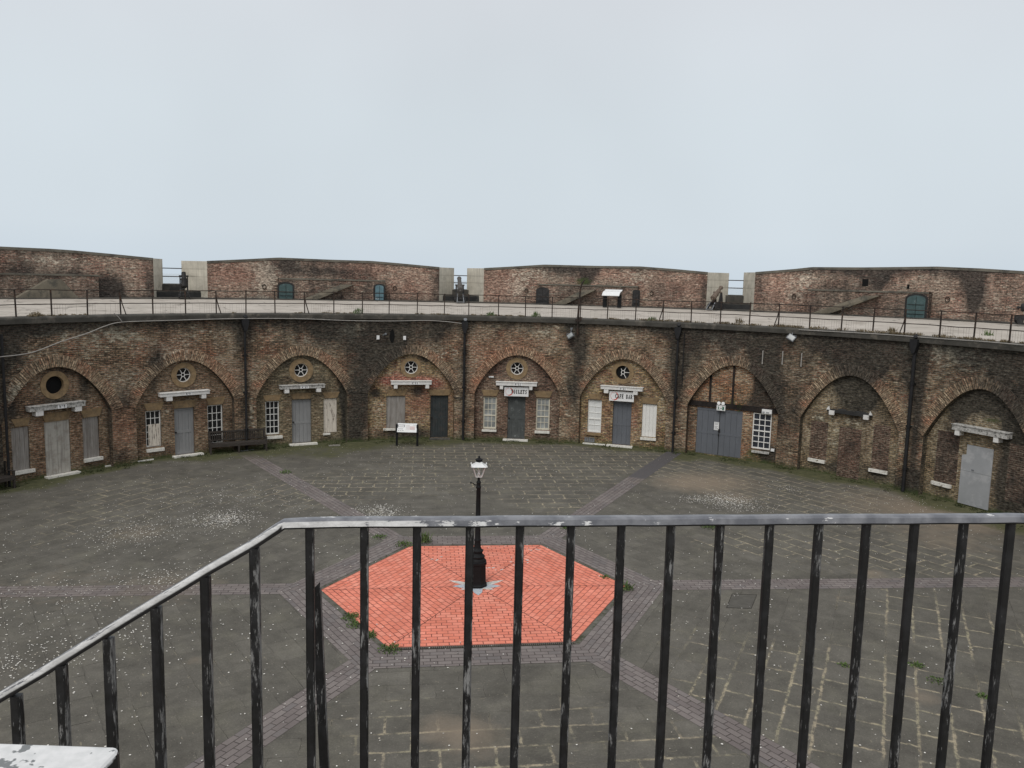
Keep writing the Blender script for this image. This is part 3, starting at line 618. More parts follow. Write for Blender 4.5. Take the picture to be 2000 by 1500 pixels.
def boarded(root, l, b, r, t, mat, n=4, dep=.05, label=None, ragged=0.0, name='window_board'):
    m_ = MB(); w = (r-l)/n
    for i in range(n):
        d_ = dep+random.uniform(0, .012); m_.b2((l+i*w+.004, d_, b+random.uniform(0, ragged)), (l+(i+1)*w-.004, d_+.025, t-random.uniform(0, ragged)))
    m_.b2((l, dep+.04, b), (r, dep+.06, t))
    o = m_.build(name, M[mat], root)
    if label: o['label'] = label
    return o
def roundwin(root, x, z, r, ro, wheel=True, sides=40, broken=False, label=None):
    m_ = MB(); y0, y1 = -.03, .0
    A = [2*pi*k/40 for k in range(41)]
    def od(a): return ro if sides == 40 else ro*cos(pi/8)/cos(((a+pi/8) % (pi/4))-pi/8)
    for a, b in zip(A[:-1], A[1:]):
        i0 = (x+r*cos(a), z+r*sin(a)); i1 = (x+r*cos(b), z+r*sin(b)); o0 = (x+od(a)*cos(a), z+od(a)*sin(a)); o1 = (x+od(b)*cos(b), z+od(b)*sin(b))
        m_.face([(i0[0], y0, i0[1]), (o0[0], y0, o0[1]), (o1[0], y0, o1[1]), (i1[0], y0, i1[1])])
        m_.face([(o0[0], y0, o0[1]), (o0[0], .02, o0[1]), (o1[0], .02, o1[1]), (o1[0], y0, o1[1])])
        m_.face([(i0[0], y0, i0[1]), (i1[0], y0, i1[1]), (i1[0], .15, i1[1]), (i0[0], .15, i0[1])])
    st = m_.build('round_surround', M['stone'], root)
    g_ = MB(); g_.lathe([(r+.02, 0), (r+.02, .01), (0, .012)], 32, Matrix.Rotation(pi/2, 3, 'X'), (x, .135, z))
    o = g_.build('round_window', M['glass'] if wheel else M['void'], st)
    if label: st['label'] = label
    if wheel:
        f_ = MB(); n = 32; yy = .075
        def ringp(ra, rb, skip=None):
            for k in range(n):
                a, b = 2*pi*k/n, 2*pi*(k+1)/n
                if skip and skip(a): continue
                f_.face([(x+ra*cos(a), yy, z+ra*sin(a)), (x+rb*cos(a), yy, z+rb*sin(a)), (x+rb*cos(b), yy, z+rb*sin(b)), (x+ra*cos(b), yy, z+ra*sin(b))])
                f_.face([(x+ra*cos(a), yy, z+ra*sin(a)), (x+ra*cos(b), yy, z+ra*sin(b)), (x+ra*cos(b), yy+.03, z+ra*sin(b)), (x+ra*cos(a), yy+.03, z+ra*sin(a))])
        if not broken: ringp(r-.035, r)
        ringp(r*.20, r*.20+.028)
        for k in range(6):
            if broken and k == 3: continue
            a = pi/3*k; e1 = r-.02 if not (broken and k in (2, 4)) else r*.6
            f_.bar((x+r*.22*cos(a), yy+.012, z+r*.22*sin(a)), (x+e1*cos(a), yy+.012, z+e1*sin(a)), .028, .02, Vector((0, 1, 0)))
        f_.build('window_wheel', M['white'], st)
    return st
def canopy(root, l, r, zl, zr, th, brs, mat='ledge', num=None, numx=None):
    m_ = MB(); dl = Vector((l, 0, zl)); dr = Vector((r, 0, zr))
    zb = min(zl, zr)
    m_.prism([(l, zl-th), (r, zr-th), (r, zr), (l, zl)], -.30, 0.0)
    m_.prism([(l-.02, zl-.001), (r+.02, zr-.001), (r+.02, zr+.025), (l-.02, zl+.025)], -.33, 0.0)
    o = m_.build('door_ledge', M[mat], root)
    for (a, b) in brs:
        zz = zl+(zr-zl)*((a+b)/2-l)/(r-l)-th; q = MB(); q.prism([(a-.01, zz-.19), (b+.01, zz-.19), (b+.01, zz), (a-.01, zz)], -.285, 0.0); q.build('bracket', M['ledge'], o)
    if num:
        q = MB(); q.b2((numx-.06, -.3075, (zl+zr)/2-th*.97), (numx+th*.62*.62*1.25*(len(num))+.05, -.3005, (zl+zr)/2-th*.05)); q.build('number_plate', M['whitebox'], o); q = MB(); hh = th*.62; text(q, num, numx, (zl+zr)/2-th*.82, hh, hh*.62, -.312, .25); q.build('lettering', M['black'], o)
    return o
def step(root, l, r, h=.07, w=.28, mat='sill', z0=.0):
    m_ = MB(); m_.b2((l, -w, -.02), (r, .0, h)); return m_.build('doorstep', M[mat], root)

LBL = {}
def casemate(n, label):
    ph = phk(n); o = empty('casemate', pol(D, ph, 0), -ph); tag(o, label, 'casemate', 'arched casemates round the courtyard'); return o
def blobs(n, L):
    o = []
    for (x, y, ru, rz, ch, k) in L:
        u, z = loc(n, x, y); o.append((u, z, ru, rz, ch, k))
    return o
def L(n, c, off, sc): # crop coords -> pixel
    return (off[0]+c[0]/sc, off[1]+c[1]/sc)
def build_front(n, label, mat, cfg, bl=()):
    off, sc = cfg['crop']
    def rc(t): return rect(n, off[0]+t[0]/sc, off[1]+t[1]/sc, off[0]+t[2]/sc, off[1]+t[3]/sc)
    root = casemate(n, label); holes = []
    items = []
    for it in cfg['items']:
        k = it[0]
        if k in ('door', 'window', 'board'):
            l, b, r, t = rc(it[1])
            if k == 'door' or (k == 'board' and it[2].get('floor')): b = .07
            holes.append((l, b, r, t)); items.append((k, (l, b, r, t), it[2]))
        elif k == 'round':
            cx, cz, pr, po = it[1]; x, z = loc(n, off[0]+cx/sc, off[1]+cz/sc)
            rr_ = abs(loc(n, off[0]+(cx+pr)/sc, off[1]+cz/sc)[0]-loc(n, off[0]+(cx-pr)/sc, off[1]+cz/sc)[0])/2; ro_ = rr_*po/pr
            z = min(z, ZAK[n]-ro_-.02)
            holes.append((x-rr_*1.03, z-rr_*1.03, x+rr_*1.03, z+rr_*1.03)); items.append((k, (x, z, rr_, ro_), it[2]))
        else: items.append(it)
    BL = []
    for (x, y, ru, rz, ch, s) in bl:
        u, z = loc(n, off[0]+x/sc, off[1]+y/sc); BL.append((u, z, ru, rz, ch, s))
    front_panel(n, root, BR[mat], holes, BL)
    for it in items:
        k, q, kw = it[0], it[1], (it[2] if len(it) > 2 else {})
        if k == 'door': door(root, *q, **kw)
        elif k == 'window': window(root, *q, **kw)
        elif k == 'board': kw = dict(kw); kw.pop('floor', None); boarded(root, *q, **kw)
        elif k == 'round': roundwin(root, *q, **kw)
        elif k == 'lintel': l, b, r, t = rc(q); lintel(root, l+.13, b, r-.13, t, **kw)
        elif k == 'sill': l, b, r, t = rc(q); sill(root, l, r, t, h=max(.06, min(.13, t-b)), **kw)
        elif k == 'ledge':
            x0, y0, x1, y1, th = q; a = loc(n, off[0]+x0/sc, off[1]+y0/sc, -.3); b = loc(n, off[0]+x1/sc, off[1]+y1/sc, -.3); zm = (a[1]+b[1])/2
            brs = [tuple(loc(n, off[0]+p/sc, off[1]+(y0+y1)/2/sc, -.2)[0] for p in br) for br in kw.pop('br')]
            canopy(root, a[0], b[0], zm, zm, th, brs, **kw)
        elif k == 'step': l = rc(q); step(root, l[0], l[2], **kw)
    return root, off, sc

N8 = dict(crop=((0, 680), 5.356), items=[
    ('round', (570, 385, 95, 150), dict(wheel=False, label='dark round opening without glass')),
    ('board', (472, 758, 735, 1300), dict(mat='board_pale', n=2, dep=.02, floor=True, name='door_board', label='pale plywood sheet closing the doorway')),
    ('board', (125, 825, 310, 1283), dict(mat='board', n=4)), ('board', (868, 715, 1040, 1150), dict(mat='board', n=4)),
    ('lintel', (430, 672, 740, 762), {}), ('lintel', (115, 735, 320, 815), {}), ('lintel', (835, 632, 1070, 718), {}),
    ('sill', (130, 1275, 358, 1310), {}), ('sill', (875, 1145, 1068, 1180), {}),
    ('ledge', (312, 620, 893, 560, .17), dict(br=[(362, 437), (775, 840)], num='No8', numx=-.02, mat='ledge_dirty')), ('step', (465, 1330, 808, 1340), {})])
build_front(8, 'casemate N°8 with plywood doorway, two boarded windows and an empty dark round hole', 'dusk', N8,
            [(600, 560, .9, .25, 0, .9), (650, 230, .6, .2, 0, .8), (900, 330, .35, .8, 0, .8), (1150, 700, .15, 1.5, 0, 1.0), (120, 650, .25, .5, 0, 1.0), (400, 950, .35, .8, 2, .35), (790, 900, .3, .8, 2, .35), (780, 360, .5, .4, 2, .2)])
N9 = dict(crop=((240, 680), 6.25), items=[
    ('round', (742, 327, 90, 153), dict(label='round wheel window in yellow stone')),
    ('window', (282, 762, 468, 1205), dict(nx=3, nz=5, label='white window with old boards over its lower half')),
    ('door', (632, 728, 872, 1300), dict(mat='grey_door', planks=4, style='panel', handle='left')),
    ('window', (1036, 692, 1222, 1170), dict(nx=3, nz=5)),
    ('lintel', (250, 668, 500, 758), {}), ('lintel', (590, 638, 910, 726), {}), ('lintel', (1010, 600, 1250, 688), {}),
    ('sill', (285, 1222, 500, 1262), {}),
    ('ledge', (460, 562, 1060, 515, .14), dict(br=[(525, 593), (955, 1005)], num='No9', numx=-.05)), ('step', (600, 1310, 962, 1320), {})])
r9, off9, sc9 = build_front(9, 'casemate N°9 with grey panelled door, half boarded left window and a bench', 'dusk', N9,
            [(760, 500, .9, .15, 0, .5), (1330, 900, .15, 1.2, 0, .5), (500, 800, .3, .3, 1, .5), (950, 900, .3, .8, 2, .3), (380, 400, .2, .5, 0, .5)])
l_, b_, r_, t_ = rect(9, 240+318/6.25, 680+930/6.25, 240+462/6.25, 680+1195/6.25)
boarded(r9, l_, b_, r_, t_, 'peel', 3, .035, 'white peeling boards over the lower half of the left window', .03)
N10 = dict(crop=((480, 680), 6.818), items=[
    ('round', (738, 293, 92, 160), dict(label='round wheel window in yellow stone')),
    ('window', (264, 705, 445, 1150), dict(nx=3, nz=5)),
    ('door', (615, 682, 874, 1262), dict(mat='grey_door', planks=5, style='ledged', handle='left')),
    ('board', (1037, 668, 1215, 1125), dict(mat='peel', n=3, label='flaking white boards over the right window', ragged=.02)),
    ('lintel', (225, 625, 480, 700), {}), ('lintel', (590, 598, 890, 676), {}), ('lintel', (1020, 585, 1250, 662), {}),
    ('sill', (275, 1165, 485, 1205), {}), ('sill', (1025, 1130, 1120, 1152), {}),
    ('ledge', (460, 505, 1055, 488, .15), dict(br=[(515, 570), (940, 995)], num='No10', numx=-.06, mat='ledge_dirty')), ('step', (575, 1290, 940, 1300), {})])
build_front(10, 'casemate with flat grey door, paned window left and flaking white boards right', 'olive', N10,
            [(750, 440, 1.0, .2, 0, .8), (1330, 900, .18, 1.5, 0, 1.6), (1280, 600, .2, .6, 0, 1.2), (540, 200, .5, .25, 0, .6), (880, 160, .5, .2, 0, .7), (560, 900, .25, .8, 2, .3), (930, 900, .25, .8, 2, .35)])
N11 = dict(crop=((700, 630), 6), items=[
    ('round', (618, 525, 78, 128), dict(sides=8, label='round wheel window in eight-sided stone')),
    ('board', (328, 862, 550, 1235), dict(mat='board', n=2)),
    ('door', (842, 856, 1052, 1318), dict(mat='dark_door', planks=7, style='ledged', handle='left')),
    ('lintel', (330, 790, 570, 855), {}), ('lintel', (812, 785, 1095, 850), {}),
    ('sill', (290, 1238, 432, 1262), {}),
    ('ledge', (385, 690, 858, 690, .16), dict(br=[(418, 455), (787, 825)], num='No11', numx=.0)), ('step', (830, 1340, 1065, 1350), dict(mat='coping'))])
build_front(11, 'casemate of patched tan brick with dark door at right and grey boarded window', 'tan', N11,
            [(600, 665, 1.0, .17, 2, 2.2), (350, 685, .4, .22, 2, 1.6), (900, 720, .5, .25, 2, 1.6), (650, 960, .45, .8, 2, .7), (780, 900, .3, .8, 2, .7), (240, 980, .3, .6, 1, .5), (200, 830, .3, .2, 0, 1.2), (700, 800, .4, .25, 0, 1.0), (800, 420, .35, .2, 0, 1.2), (560, 1300, 1.2, .25, 0, 1.5), (1080, 1000, .2, .8, 2, .6), (450, 600, .2, .1, 2, 1)])
N12 = dict(crop=((900, 660), 6.82), items=[
    ('round', (748, 407, 86, 145), dict(label='round wheel window in yellow stone')),
    ('window', (298, 783, 475, 1212), dict(nx=3, nz=5, heavy=2, frame='cream', glass='glass_blind', fw=.06)),
    ('window', (1003, 803, 1183, 1228), dict(nx=3, nz=5, heavy=2, frame='cream', glass='glass_blind', fw=.06)),
    ('door', (622, 775, 857, 1342), dict(mat='worn_door', planks=4, style='panel', handle='left')),
    ('lintel', (272, 692, 512, 772), {}), ('lintel', (972, 707, 1222, 792), {}),
    ('sill', (280, 1218, 475, 1245), {}), ('sill', (983, 1235, 1180, 1268), {}),
    ('ledge', (470, 592, 1015, 600, .16), dict(br=[(525, 563), (915, 953)], num='No12', numx=-.12)), ('step', (562, 1350, 893, 1360), {})])
r12, _, _ = build_front(12, 'casemate N°12 of plum brick, worn grey door below the TOILETS board', 'plum', N12,
            [(250, 900, .3, 1.2, 1, .3), (1230, 1000, .25, 1.2, 1, .3), (900, 1000, .3, .8, 2, .5), (560, 1000, .25, .8, 2, .3), (1000, 700, .4, .3, 0, .4)])
N13 = dict(crop=((1100, 660), 6.52), items=[
    ('round', (758, 440, 88, 142), dict(broken=True, label='round window whose white wheel has lost its rim')),
    ('window', (312, 788, 486, 1205), dict(nx=2, nz=5, heavy=2, glass='glass_white', mw=.015)),
    ('board', (1003, 843, 1187, 1262), dict(mat='white', n=4, label='white boards over the right sash window')),
    ('door', (628, 808, 864, 1352), dict(mat='slate_door', planks=4, style='ledged', handle=None)),
    ('lintel', (320, 712, 502, 782), {}), ('lintel', (982, 757, 1222, 838), {}),
    ('sill', (292, 1210, 482, 1238), dict(mat='stone')), ('sill', (983, 1268, 1183, 1300), {}),
    ('ledge', (478, 612, 1010, 642, .15), dict(br=[(527, 578), (900, 950)], num='No13', numx=-.15)), ('step', (560, 1360, 887, 1370), {})])
r13, _, _ = build_front(13, 'casemate N°13 of tan brick, slate blue door below the CAFÉ BAR board', 'tan', N13,
            [(900, 1000, .3, .9, 2, .6), (560, 900, .25, .6, 2, .5), (600, 330, .5, .2, 1, .7), (800, 610, .8, .1, 0, .8), (1240, 900, .2, 1.2, 1, .4), (1270, 1200, .2, .8, 3, .5)])
m_ = MB(); l_, b_, r_, t_ = rect(13, 1100+270/6.52, 660+1300/6.52, 1100+400/6.52, 660+1345/6.52)
for i in range(5): m_.b2((l_+(r_-l_)*i/5+.01, -.03, .10), (l_+(r_-l_)*(i+1)/5-.01, .0, .32))
m_.b2((l_, -.045, .10), (r_, -.031, .13)); m_.b2((l_, -.045, .29), (r_, -.031, .32)); m_.build('air_grille', M['lead'], r13)
m_ = MB(); m_.b2((l_-.05, -.18, 0), (r_+.55, 0, .05)); m_.build('kerb_strip', M['sill'], r13)

# N14: wide double door and wired window beneath a timber beam
N14 = dict(crop=((1320, 640), 5.358), items=[
    ('window', (800, 897, 995, 1278), dict(nx=3, nz=6, heavy=3, glass='glass_navy', dep=.02))])
r14, off, sc = build_front(14, 'casemate with wide slate grey double doors, gridded white window and two emergency light fittings', 'orange', dict(crop=((1320, 640), 5.358), items=[
    ('window', (800, 897, 995, 1272), dict(nx=3, nz=6, heavy=3, glass='glass_navy', dep=.02, mw=.034, fw=.045)),
    ('door', (212, 850, 690, 1335), dict(mat='slate_door', planks=8, style='ledged', handle=None, dep=.03, name='double_door')),
    ('sill', (795, 1290, 980, 1312), dict(mat='ledge_dirty'))]),
    [(900, 650, .35, .9, 0, 2.2), (960, 1000, .15, 1.6, 0, 2.5), (860, 820, .5, .25, 0, 2.0), (150, 1000, .3, 1.5, 0, .6), (1000, 1320, .5, .3, 0, 2), (590, 790, .12, .3, 3, 1.2), (800, 1300, .4, .2, 3, .8)])
def px14(cx, cy, dep=0.0): return loc(14, 1320+cx/5.358, 640+cy/5.358, dep)
zb = px14(450, 838)[1]; m_ = MB(); m_.b2((-AW+.02, -.06, zb), (AW-.02, .02, zb+.24)); m_.build('beam', M['timber_dark'], r14)
for cx, yt in ((365, 485), (603, 400)):
    x = px14(cx, 600)[0]; m_ = MB(); m_.b2((x-.05, -.03, zb+.24), (x+.05, .03, archz(x, ZAK[14])+.03)); m_.build('timber_post', M['timber_dark'], r14)
x, z = px14(450, 1085); m_ = MB(); m_.b2((x-.01, .005, .1), (x+.01, .016, zb-.02)); m_.b2((x-.03, -.03, z-.05), (x+.05, .015, z+.10)); m_.b2((x-.03, -.03, z-.22), (x+.02, .015, z-.14)); m_.build('door_latch', M['iron'], r14)
notice = empty('notice', pol(D, phk(14), 0), -phk(14))
x, z = px14(425, 1030); m_ = MB(); m_.b2((x-.12, .008, z-.19), (x+.12, .017, z+.19)); m_.build('notice_sheet', M['whitebox'], notice)
q = MB()
for i in range(8):
    if i == 3: continue
    w_ = random.uniform(.12, .19); q.b2((x-.09, .004, z+.15-i*.042), (x-.09+w_, .0079, z+.165-i*.042))
q.build('printed_lines', M['grey'], notice)
tag(notice, 'white printed paper notice on the slate grey double doors', 'notice')
es = empty('exit_sign', pol(D, phk(14), 0), -phk(14)); x, z = px14(474, 838, -.1)
m_ = MB(); m_.b2((x-.20, -.14, z-.13), (x+.20, -.062, z+.12)); m_.build('sign_body', M['whitebox'], es)
q = MB(); yy = -.144        # running figure, arrow, doorway
q.b2((x-.14, yy, z+.00), (x-.10, yy+.0035, z+.05)); q.bar((x-.12, yy+.002, z), (x-.11, yy+.002, z-.06), .04, .003, Vector((0, 1, 0))); q.bar((x-.11, yy+.0025, z-.05), (x-.15, yy+.0025, z-.10), .02, .003, Vector((0, 1, 0))); q.bar((x-.11, yy+.003, z-.05), (x-.07, yy+.003, z-.095), .02, .003, Vector((0, 1, 0)))
q.b2((x-.03, yy, z-.035), (x+.02, yy+.003, z-.015)); q.face([(x+.015, yy, z-.06), (x+.045, yy, z-.025), (x+.015, yy, z+.01)])
q.b2((x+.07, yy, z-.10), (x+.15, yy+.003, z+.06)); q.build('exit_symbol', M['green'], es)
for s_ in (-1, 1):
    q = MB(); q.lathe([(.03, 0), (.075, .03), (.08, .09), (.0, .10)], 12, Matrix.Rotation(radians(75), 3, 'X'), (x+s_*.10, -.08, z+.19)); q.bar((x+s_*.06, -.09, z+.12), (x+s_*.10, -.09, z+.17), .02); q.build('spot_lamp', M['whitebox'], es)
tag(es, 'white emergency exit box with green symbols and two lamps over the double doors', 'exit sign')
el = empty('emergency_light', pol(D, phk(14), 0), -phk(14)); x, z = px14(952, 877, -.1)
m_ = MB(); m_.b2((x-.21, -.15, z-.10), (x+.23, -.005, z+.09)); m_.build('lamp_housing', M['whitebox'], el)
q = MB(); q.b2((x-.19, -.156, z-.075), (x-.08, -.151, z-.01)); q.b2((x-.02, -.156, z-.075), (x+.12, -.151, z-.015)); q.build('lamp_panel', M['grey'], el)
tag(el, 'long white bulkhead light fitting above the gridded window', 'light fitting')
x, z = px14(1000, 1278, -.05); m_ = MB(); m_.b2((x-.02, -.1, z-.06), (x+.14, .0, z+.05)); m_.build('conduit_box', M['whitebox'], r14)

# N15, N16
r15, off, sc = build_front(15, 'bricked up casemate with broken ledge between two white brackets and no door left', 'yellow', dict(crop=((1530, 640), 4.689), items=[
    ('sill', (228, 1203, 385, 1232), {}), ('sill', (785, 1300, 958, 1335), {})]),
    [(680, 600, .75, .75, 0, 2.4), (600, 500, .6, .4, 0, 2), (780, 560, .3, .6, 0, 2), (320, 1010, .22, .85, 0, 1.3), (610, 1120, .36, 1.0, 0, 1.4), (895, 1080, .25, .95, 0, 1.4), (330, 820, .3, .12, 1, 1.2), (460, 1000, .2, .9, 1, .5), (760, 1050, .15, .8, 2, .5), (620, 860, .5, .12, 1, .8), (860, 850, .2, .15, 2, .4), (500, 1280, 1.0, .25, 0, .8), (900, 1340, .8, .3, 0, .8)])
def pq(n, off, sc, cx, cy, dep=0.0): return loc(n, off[0]+cx/sc, off[1]+cy/sc, dep)
a = pq(15, off, sc, 405, 755, -.1); b = pq(15, off, sc, 810, 800, -.1)
zz = (a[1]+b[1])/2; m_ = MB(); xs_ = [a[0]+(b[0]-a[0])*i/14 for i in range(15)]
poly = [(x, zz-.10+random.uniform(0, .03)) for x in xs_]+[(x, zz+.06+random.uniform(-.03, .05)) for x in xs_[::-1]]
m_.prism(poly, -.16, 0); led = m_.build('broken_ledge', M['black_render'], r15)
for cx, cy in ((443, 780), (758, 820)):
    x, z = pq(15, off, sc, cx, cy, -.2); m_ = MB(); m_.b2((x-.11, -.24, zz-.18), (x+.11, -.161, zz)); m_.build('bracket', M['ledge'], led)
for cx, s_ in ((410, 1), (803, -1)):
    x, z = pq(15, off, sc, cx, 745, -.2); m_ = MB(); m_.prism([(x-.07, zz+.02), (x+.07, zz+.02), (x+.03*s_, zz+.18), (x-.05, zz+.08)], -.22, -.161); m_.build('ledge_end', M['ledge'], led)
for (x0, y0, x1, y1, nm) in ((245, 858, 402, 1200, 'blocked_window'), (500, 920, 705, 1350, 'blocked_door'), (815, 890, 972, 1300, 'blocked_window')):
    l_, b_, r_, t_ = rect(15, off[0]+x0/sc, off[1]+y0/sc, off[0]+x1/sc, off[1]+y1/sc)
    if nm == 'blocked_door': b_ = .02
    m_ = MB(); P = [(l_, b_), (r_, b_), (r_, t_), (l_, t_)]; m_.face([(x, -.003, z) for x, z in P], P, [(.35, 0, .2, 0)]*4); m_.build(nm, BR['plum'], r15)

r16, off, sc = build_front(16, 'rightmost casemate with bright grey metal sheet over its doorway and bricked up windows', 'yellow', dict(crop=((1760, 640), 3.946), items=[
    ('sill', (237, 1195, 390, 1228), {}),
    ('ledge', (392, 755, 822, 805, .20), dict(br=[(428, 460), (730, 765)], mat='ledge_dirty'))]),
    [(640, 560, .8, .5, 0, 1.9), (450, 620, .35, .6, 0, 1.6), (700, 500, .8, .3, 0, 2.0), (880, 700, .5, 1.0, 0, 1.8), (860, 1200, .6, 1.4, 0, 2.0), (350, 1000, .3, 1.1, 0, 1.2), (700, 720, .5, .1, 3, .9), (430, 1100, .12, 1, 1, .4), (760, 1050, .2, .9, 2, .6)])
for (x0, y0, x1, y1) in ((268, 800, 440, 1200), (815, 900, 960, 1350)):
    l_, b_, r_, t_ = rect(16, off[0]+x0/sc, off[1]+y0/sc, off[0]+x1/sc, off[1]+y1/sc)
    m_ = MB(); P = [(l_, b_), (r_, b_), (r_, t_), (l_, t_)]; m_.face([(x, -.003, z) for x, z in P], P, [(.55, 0, .1, 0)]*4); m_.build('blocked_window', BR['plum'], r16)
TL = pq(16, off, sc, 508, 900); TR = pq(16, off, sc, 712, 936); BLp = pq(16, off, sc, 445, 1285); BRp = pq(16, off, sc, 680, 1380); NC = pq(16, off, sc, 470, 963)
xl = BLp[0]; xr = (TR[0]+BRp[0])/2; zt = (TL[1]+TR[1])/2
m_ = MB(); m_.prism([(xl, .05), (xr, .05), (xr, zt), (xl+.17, zt), (xl+.17, zt-.38), (xl, zt-.42)], -.035, -.005)
ms = m_.build('door_sheet', M['metal_sheet'], r16); ms['label'] = 'notched grey metal sheet fixed over the doorway'
m_ = MB(); m_.b2((xl+.42, -.045, zt-.95), (xl+.52, -.036, zt-.89)); m_.b2((xl+.005, -.039, zt-1.0), (xr-.005, -.036, zt-.99)); m_.build('sheet_seam', M['lead'], ms)

# signs over N12 and N13 doors
def sign(n, word, tx, label):
    off, sc, q = ((900, 660), 6.82, (580, 655, 902, 777)) if n == 12 else ((1100, 660), 6.52, (588, 682, 902, 806))
    l, b, r, t = rect(n, off[0]+q[0]/sc, off[1]+q[1]/sc, off[0]+q[2]/sc, off[1]+q[3]/sc, -.15)
    s = empty('sign_board', pol(D, phk(n), 0), -phk(n)); m_ = MB(); m_.b2((l, -.19, b), (r, -.15, t)); m_.build('board', M['whitebox'], s)
    h = t-b; cx = l+h*.52; cz = (b+t)/2; q = MB(); rad = h*.42
    for k in range(22):                       # solid sweep on the right
        a0 = radians(-100+k*170/22); a1 = radians(-100+(k+1)*170/22); w0 = rad*(.24-.10*abs(k-8)/14)
        q.face([(cx+(rad-w0)*cos(a0), -.1925, cz+(rad-w0)*sin(a0)), (cx+rad*1.04*cos(a0), -.1925, cz+rad*1.04*sin(a0)), (cx+rad*1.04*cos(a1), -.1925, cz+rad*1.04*sin(a1)), (cx+(rad-w0)*cos(a1), -.1925, cz+(rad-w0)*sin(a1))])
    for k in range(9):                        # short radial marks round the left
        a = radians(95+k*19); q.bar((cx+rad*.80*cos(a), -.1925, cz+rad*.80*sin(a)), (cx+rad*1.02*cos(a), -.1925, cz+rad*1.02*sin(a)), .018, .002, Vector((0, 1, 0)))
    q.build('emblem', M['redpaint'], s)
    q = MB(); nch = len(word.replace("'", '')); w = (r-.05*(r-l)-(l+tx*(r-l)))/(nch*1.14); text(q, word, l+tx*(r-l), cz-h*.20, h*.42, w, -.1965, .14); q.build('lettering', M['black'], s)
    tag(s, label, 'sign'); return s
sign(12, 'TOILETS', .28, 'white sign board reading TOILETS with a broken red ring above the worn grey door')
sign(13, "CAFE' BAR", .24, 'white sign board reading CAFÉ BAR with a broken red ring above the slate blue door')
x, z = loc(12, 900+406/6.82, 660+517/6.82); m_ = MB(); m_.b2((x-.12, -.05, z-.03), (x+.12, .0, z+.03)); m_.build('vent_slot', M['whitebox'], r12)

# neighbouring casemates at the edges of the view
for n, lb in ((7, 'casemate cut by the left edge of the photo beyond the boarded up N°8'), (17, 'casemate beyond the right edge past the metal sheeted doorway')):
    rt = casemate(n, lb); front_panel(n, rt, BR['olive'], [], [(0, 1, 3, 3, 0, 1.0)])

# ------------------------------------------------------------------ fittings on the wall
def onwall(x, y, off=0.0):
    ph, z = cyl(x, y, R-off); return ph, z
def downpipe(x0, y0, x1, y1, label, hop=True, w=.055, branch=None):
    ph, zt = onwall(x0, y0); ph1, zb = onwall(x1, y1); ph = (ph+ph1)/2
    o = empty('downpipe', pol(R, ph, 0), -ph); m_ = MB(); m_.tube([(0, -.12, .02), (0, -.10, .15), (0, -.10, zt-.3)], w, 10)
    z = .9
    while z < zt-.5: m_.lathe([(w+.02, 0), (w+.02, .10)], 10, None, (0, -.10, z)); m_.b2((-.11, -.04, z+.02), (.11, 0, z+.07)); z += 1.7
    m_.build('pipe', M['pipe'], o, smooth=True)
    if hop:
        m_ = MB(); m_.prism([(-.055, zt-.55), (.055, zt-.55), (.15, zt-.22), (.15, zt), (-.15, zt), (-.15, zt-.22)], -.27, -.02); m_.build('hopper_head', M['pipe'], o)
        m_ = MB(); m_.lathe([(.09, 0), (.09, .14), (.06, .15)], 10, Matrix.Rotation(radians(60), 3, 'X'), (.02, -.05, zt+.05)); m_.build('outlet', M['lead'] if x0 == 908 else M['pipe'], o)
    return tag(o, label, 'drain pipe', 'rainwater pipes on the courtyard wall')
downpipe(477, 622, 480, 872, 'black downpipe between the casemate beside the bench and the plank door casemate')
downpipe(908, 628, 904, 856, 'black downpipe left of the TOILETS casemate, with a clear hopper head')
downpipe(1325, 638, 1316, 880, 'black downpipe left of the wide double doors, in a sooty strip')
downpipe(1790, 662, 1768, 955, 'black downpipe left of the metal sheeted doorway', w=.07)
ph0, _ = onwall(1335, 700); o = empty('thin_pipe', pol(R, ph0, 0), -ph0); m_ = MB(); m_.tube([(0, -.05, 3.2), (0, -.05, 5.7)], .022, 6); m_.build('pipe', M['pipe'], o); tag(o, 'thin black pipe close beside the downpipe left of the double doors', 'pipe')
ph0, _ = onwall(8, 800); o = empty('downpipe', pol(R, ph0, 0), -ph0); m_ = MB(); m_.tube([(0, -.08, .02), (0, -.08, 5.6)], .05, 8); m_.build('pipe', M['pipe'], o); tag(o, 'black downpipe at the left edge beside the boarded up N°8', 'drain pipe', 'rainwater pipes on the courtyard wall')
# horizontal branch between N11 arch and pipe
def wallpts(P, off=.03): return [pol(R-off, *cyl(x, y, R-off)) for x, y in P]
m_ = MB(); m_.tube(wallpts([(885, 775), (890, 777), (904, 777)], .06), .02, 6); tag(m_.build('overflow_pipe', M['pipe']), 'short horizontal black pipe from the tan casemate to the downpipe', 'pipe')
m_ = MB(); m_.tube(wallpts([(1335, 778), (1325, 775)], .06), .02, 6); 
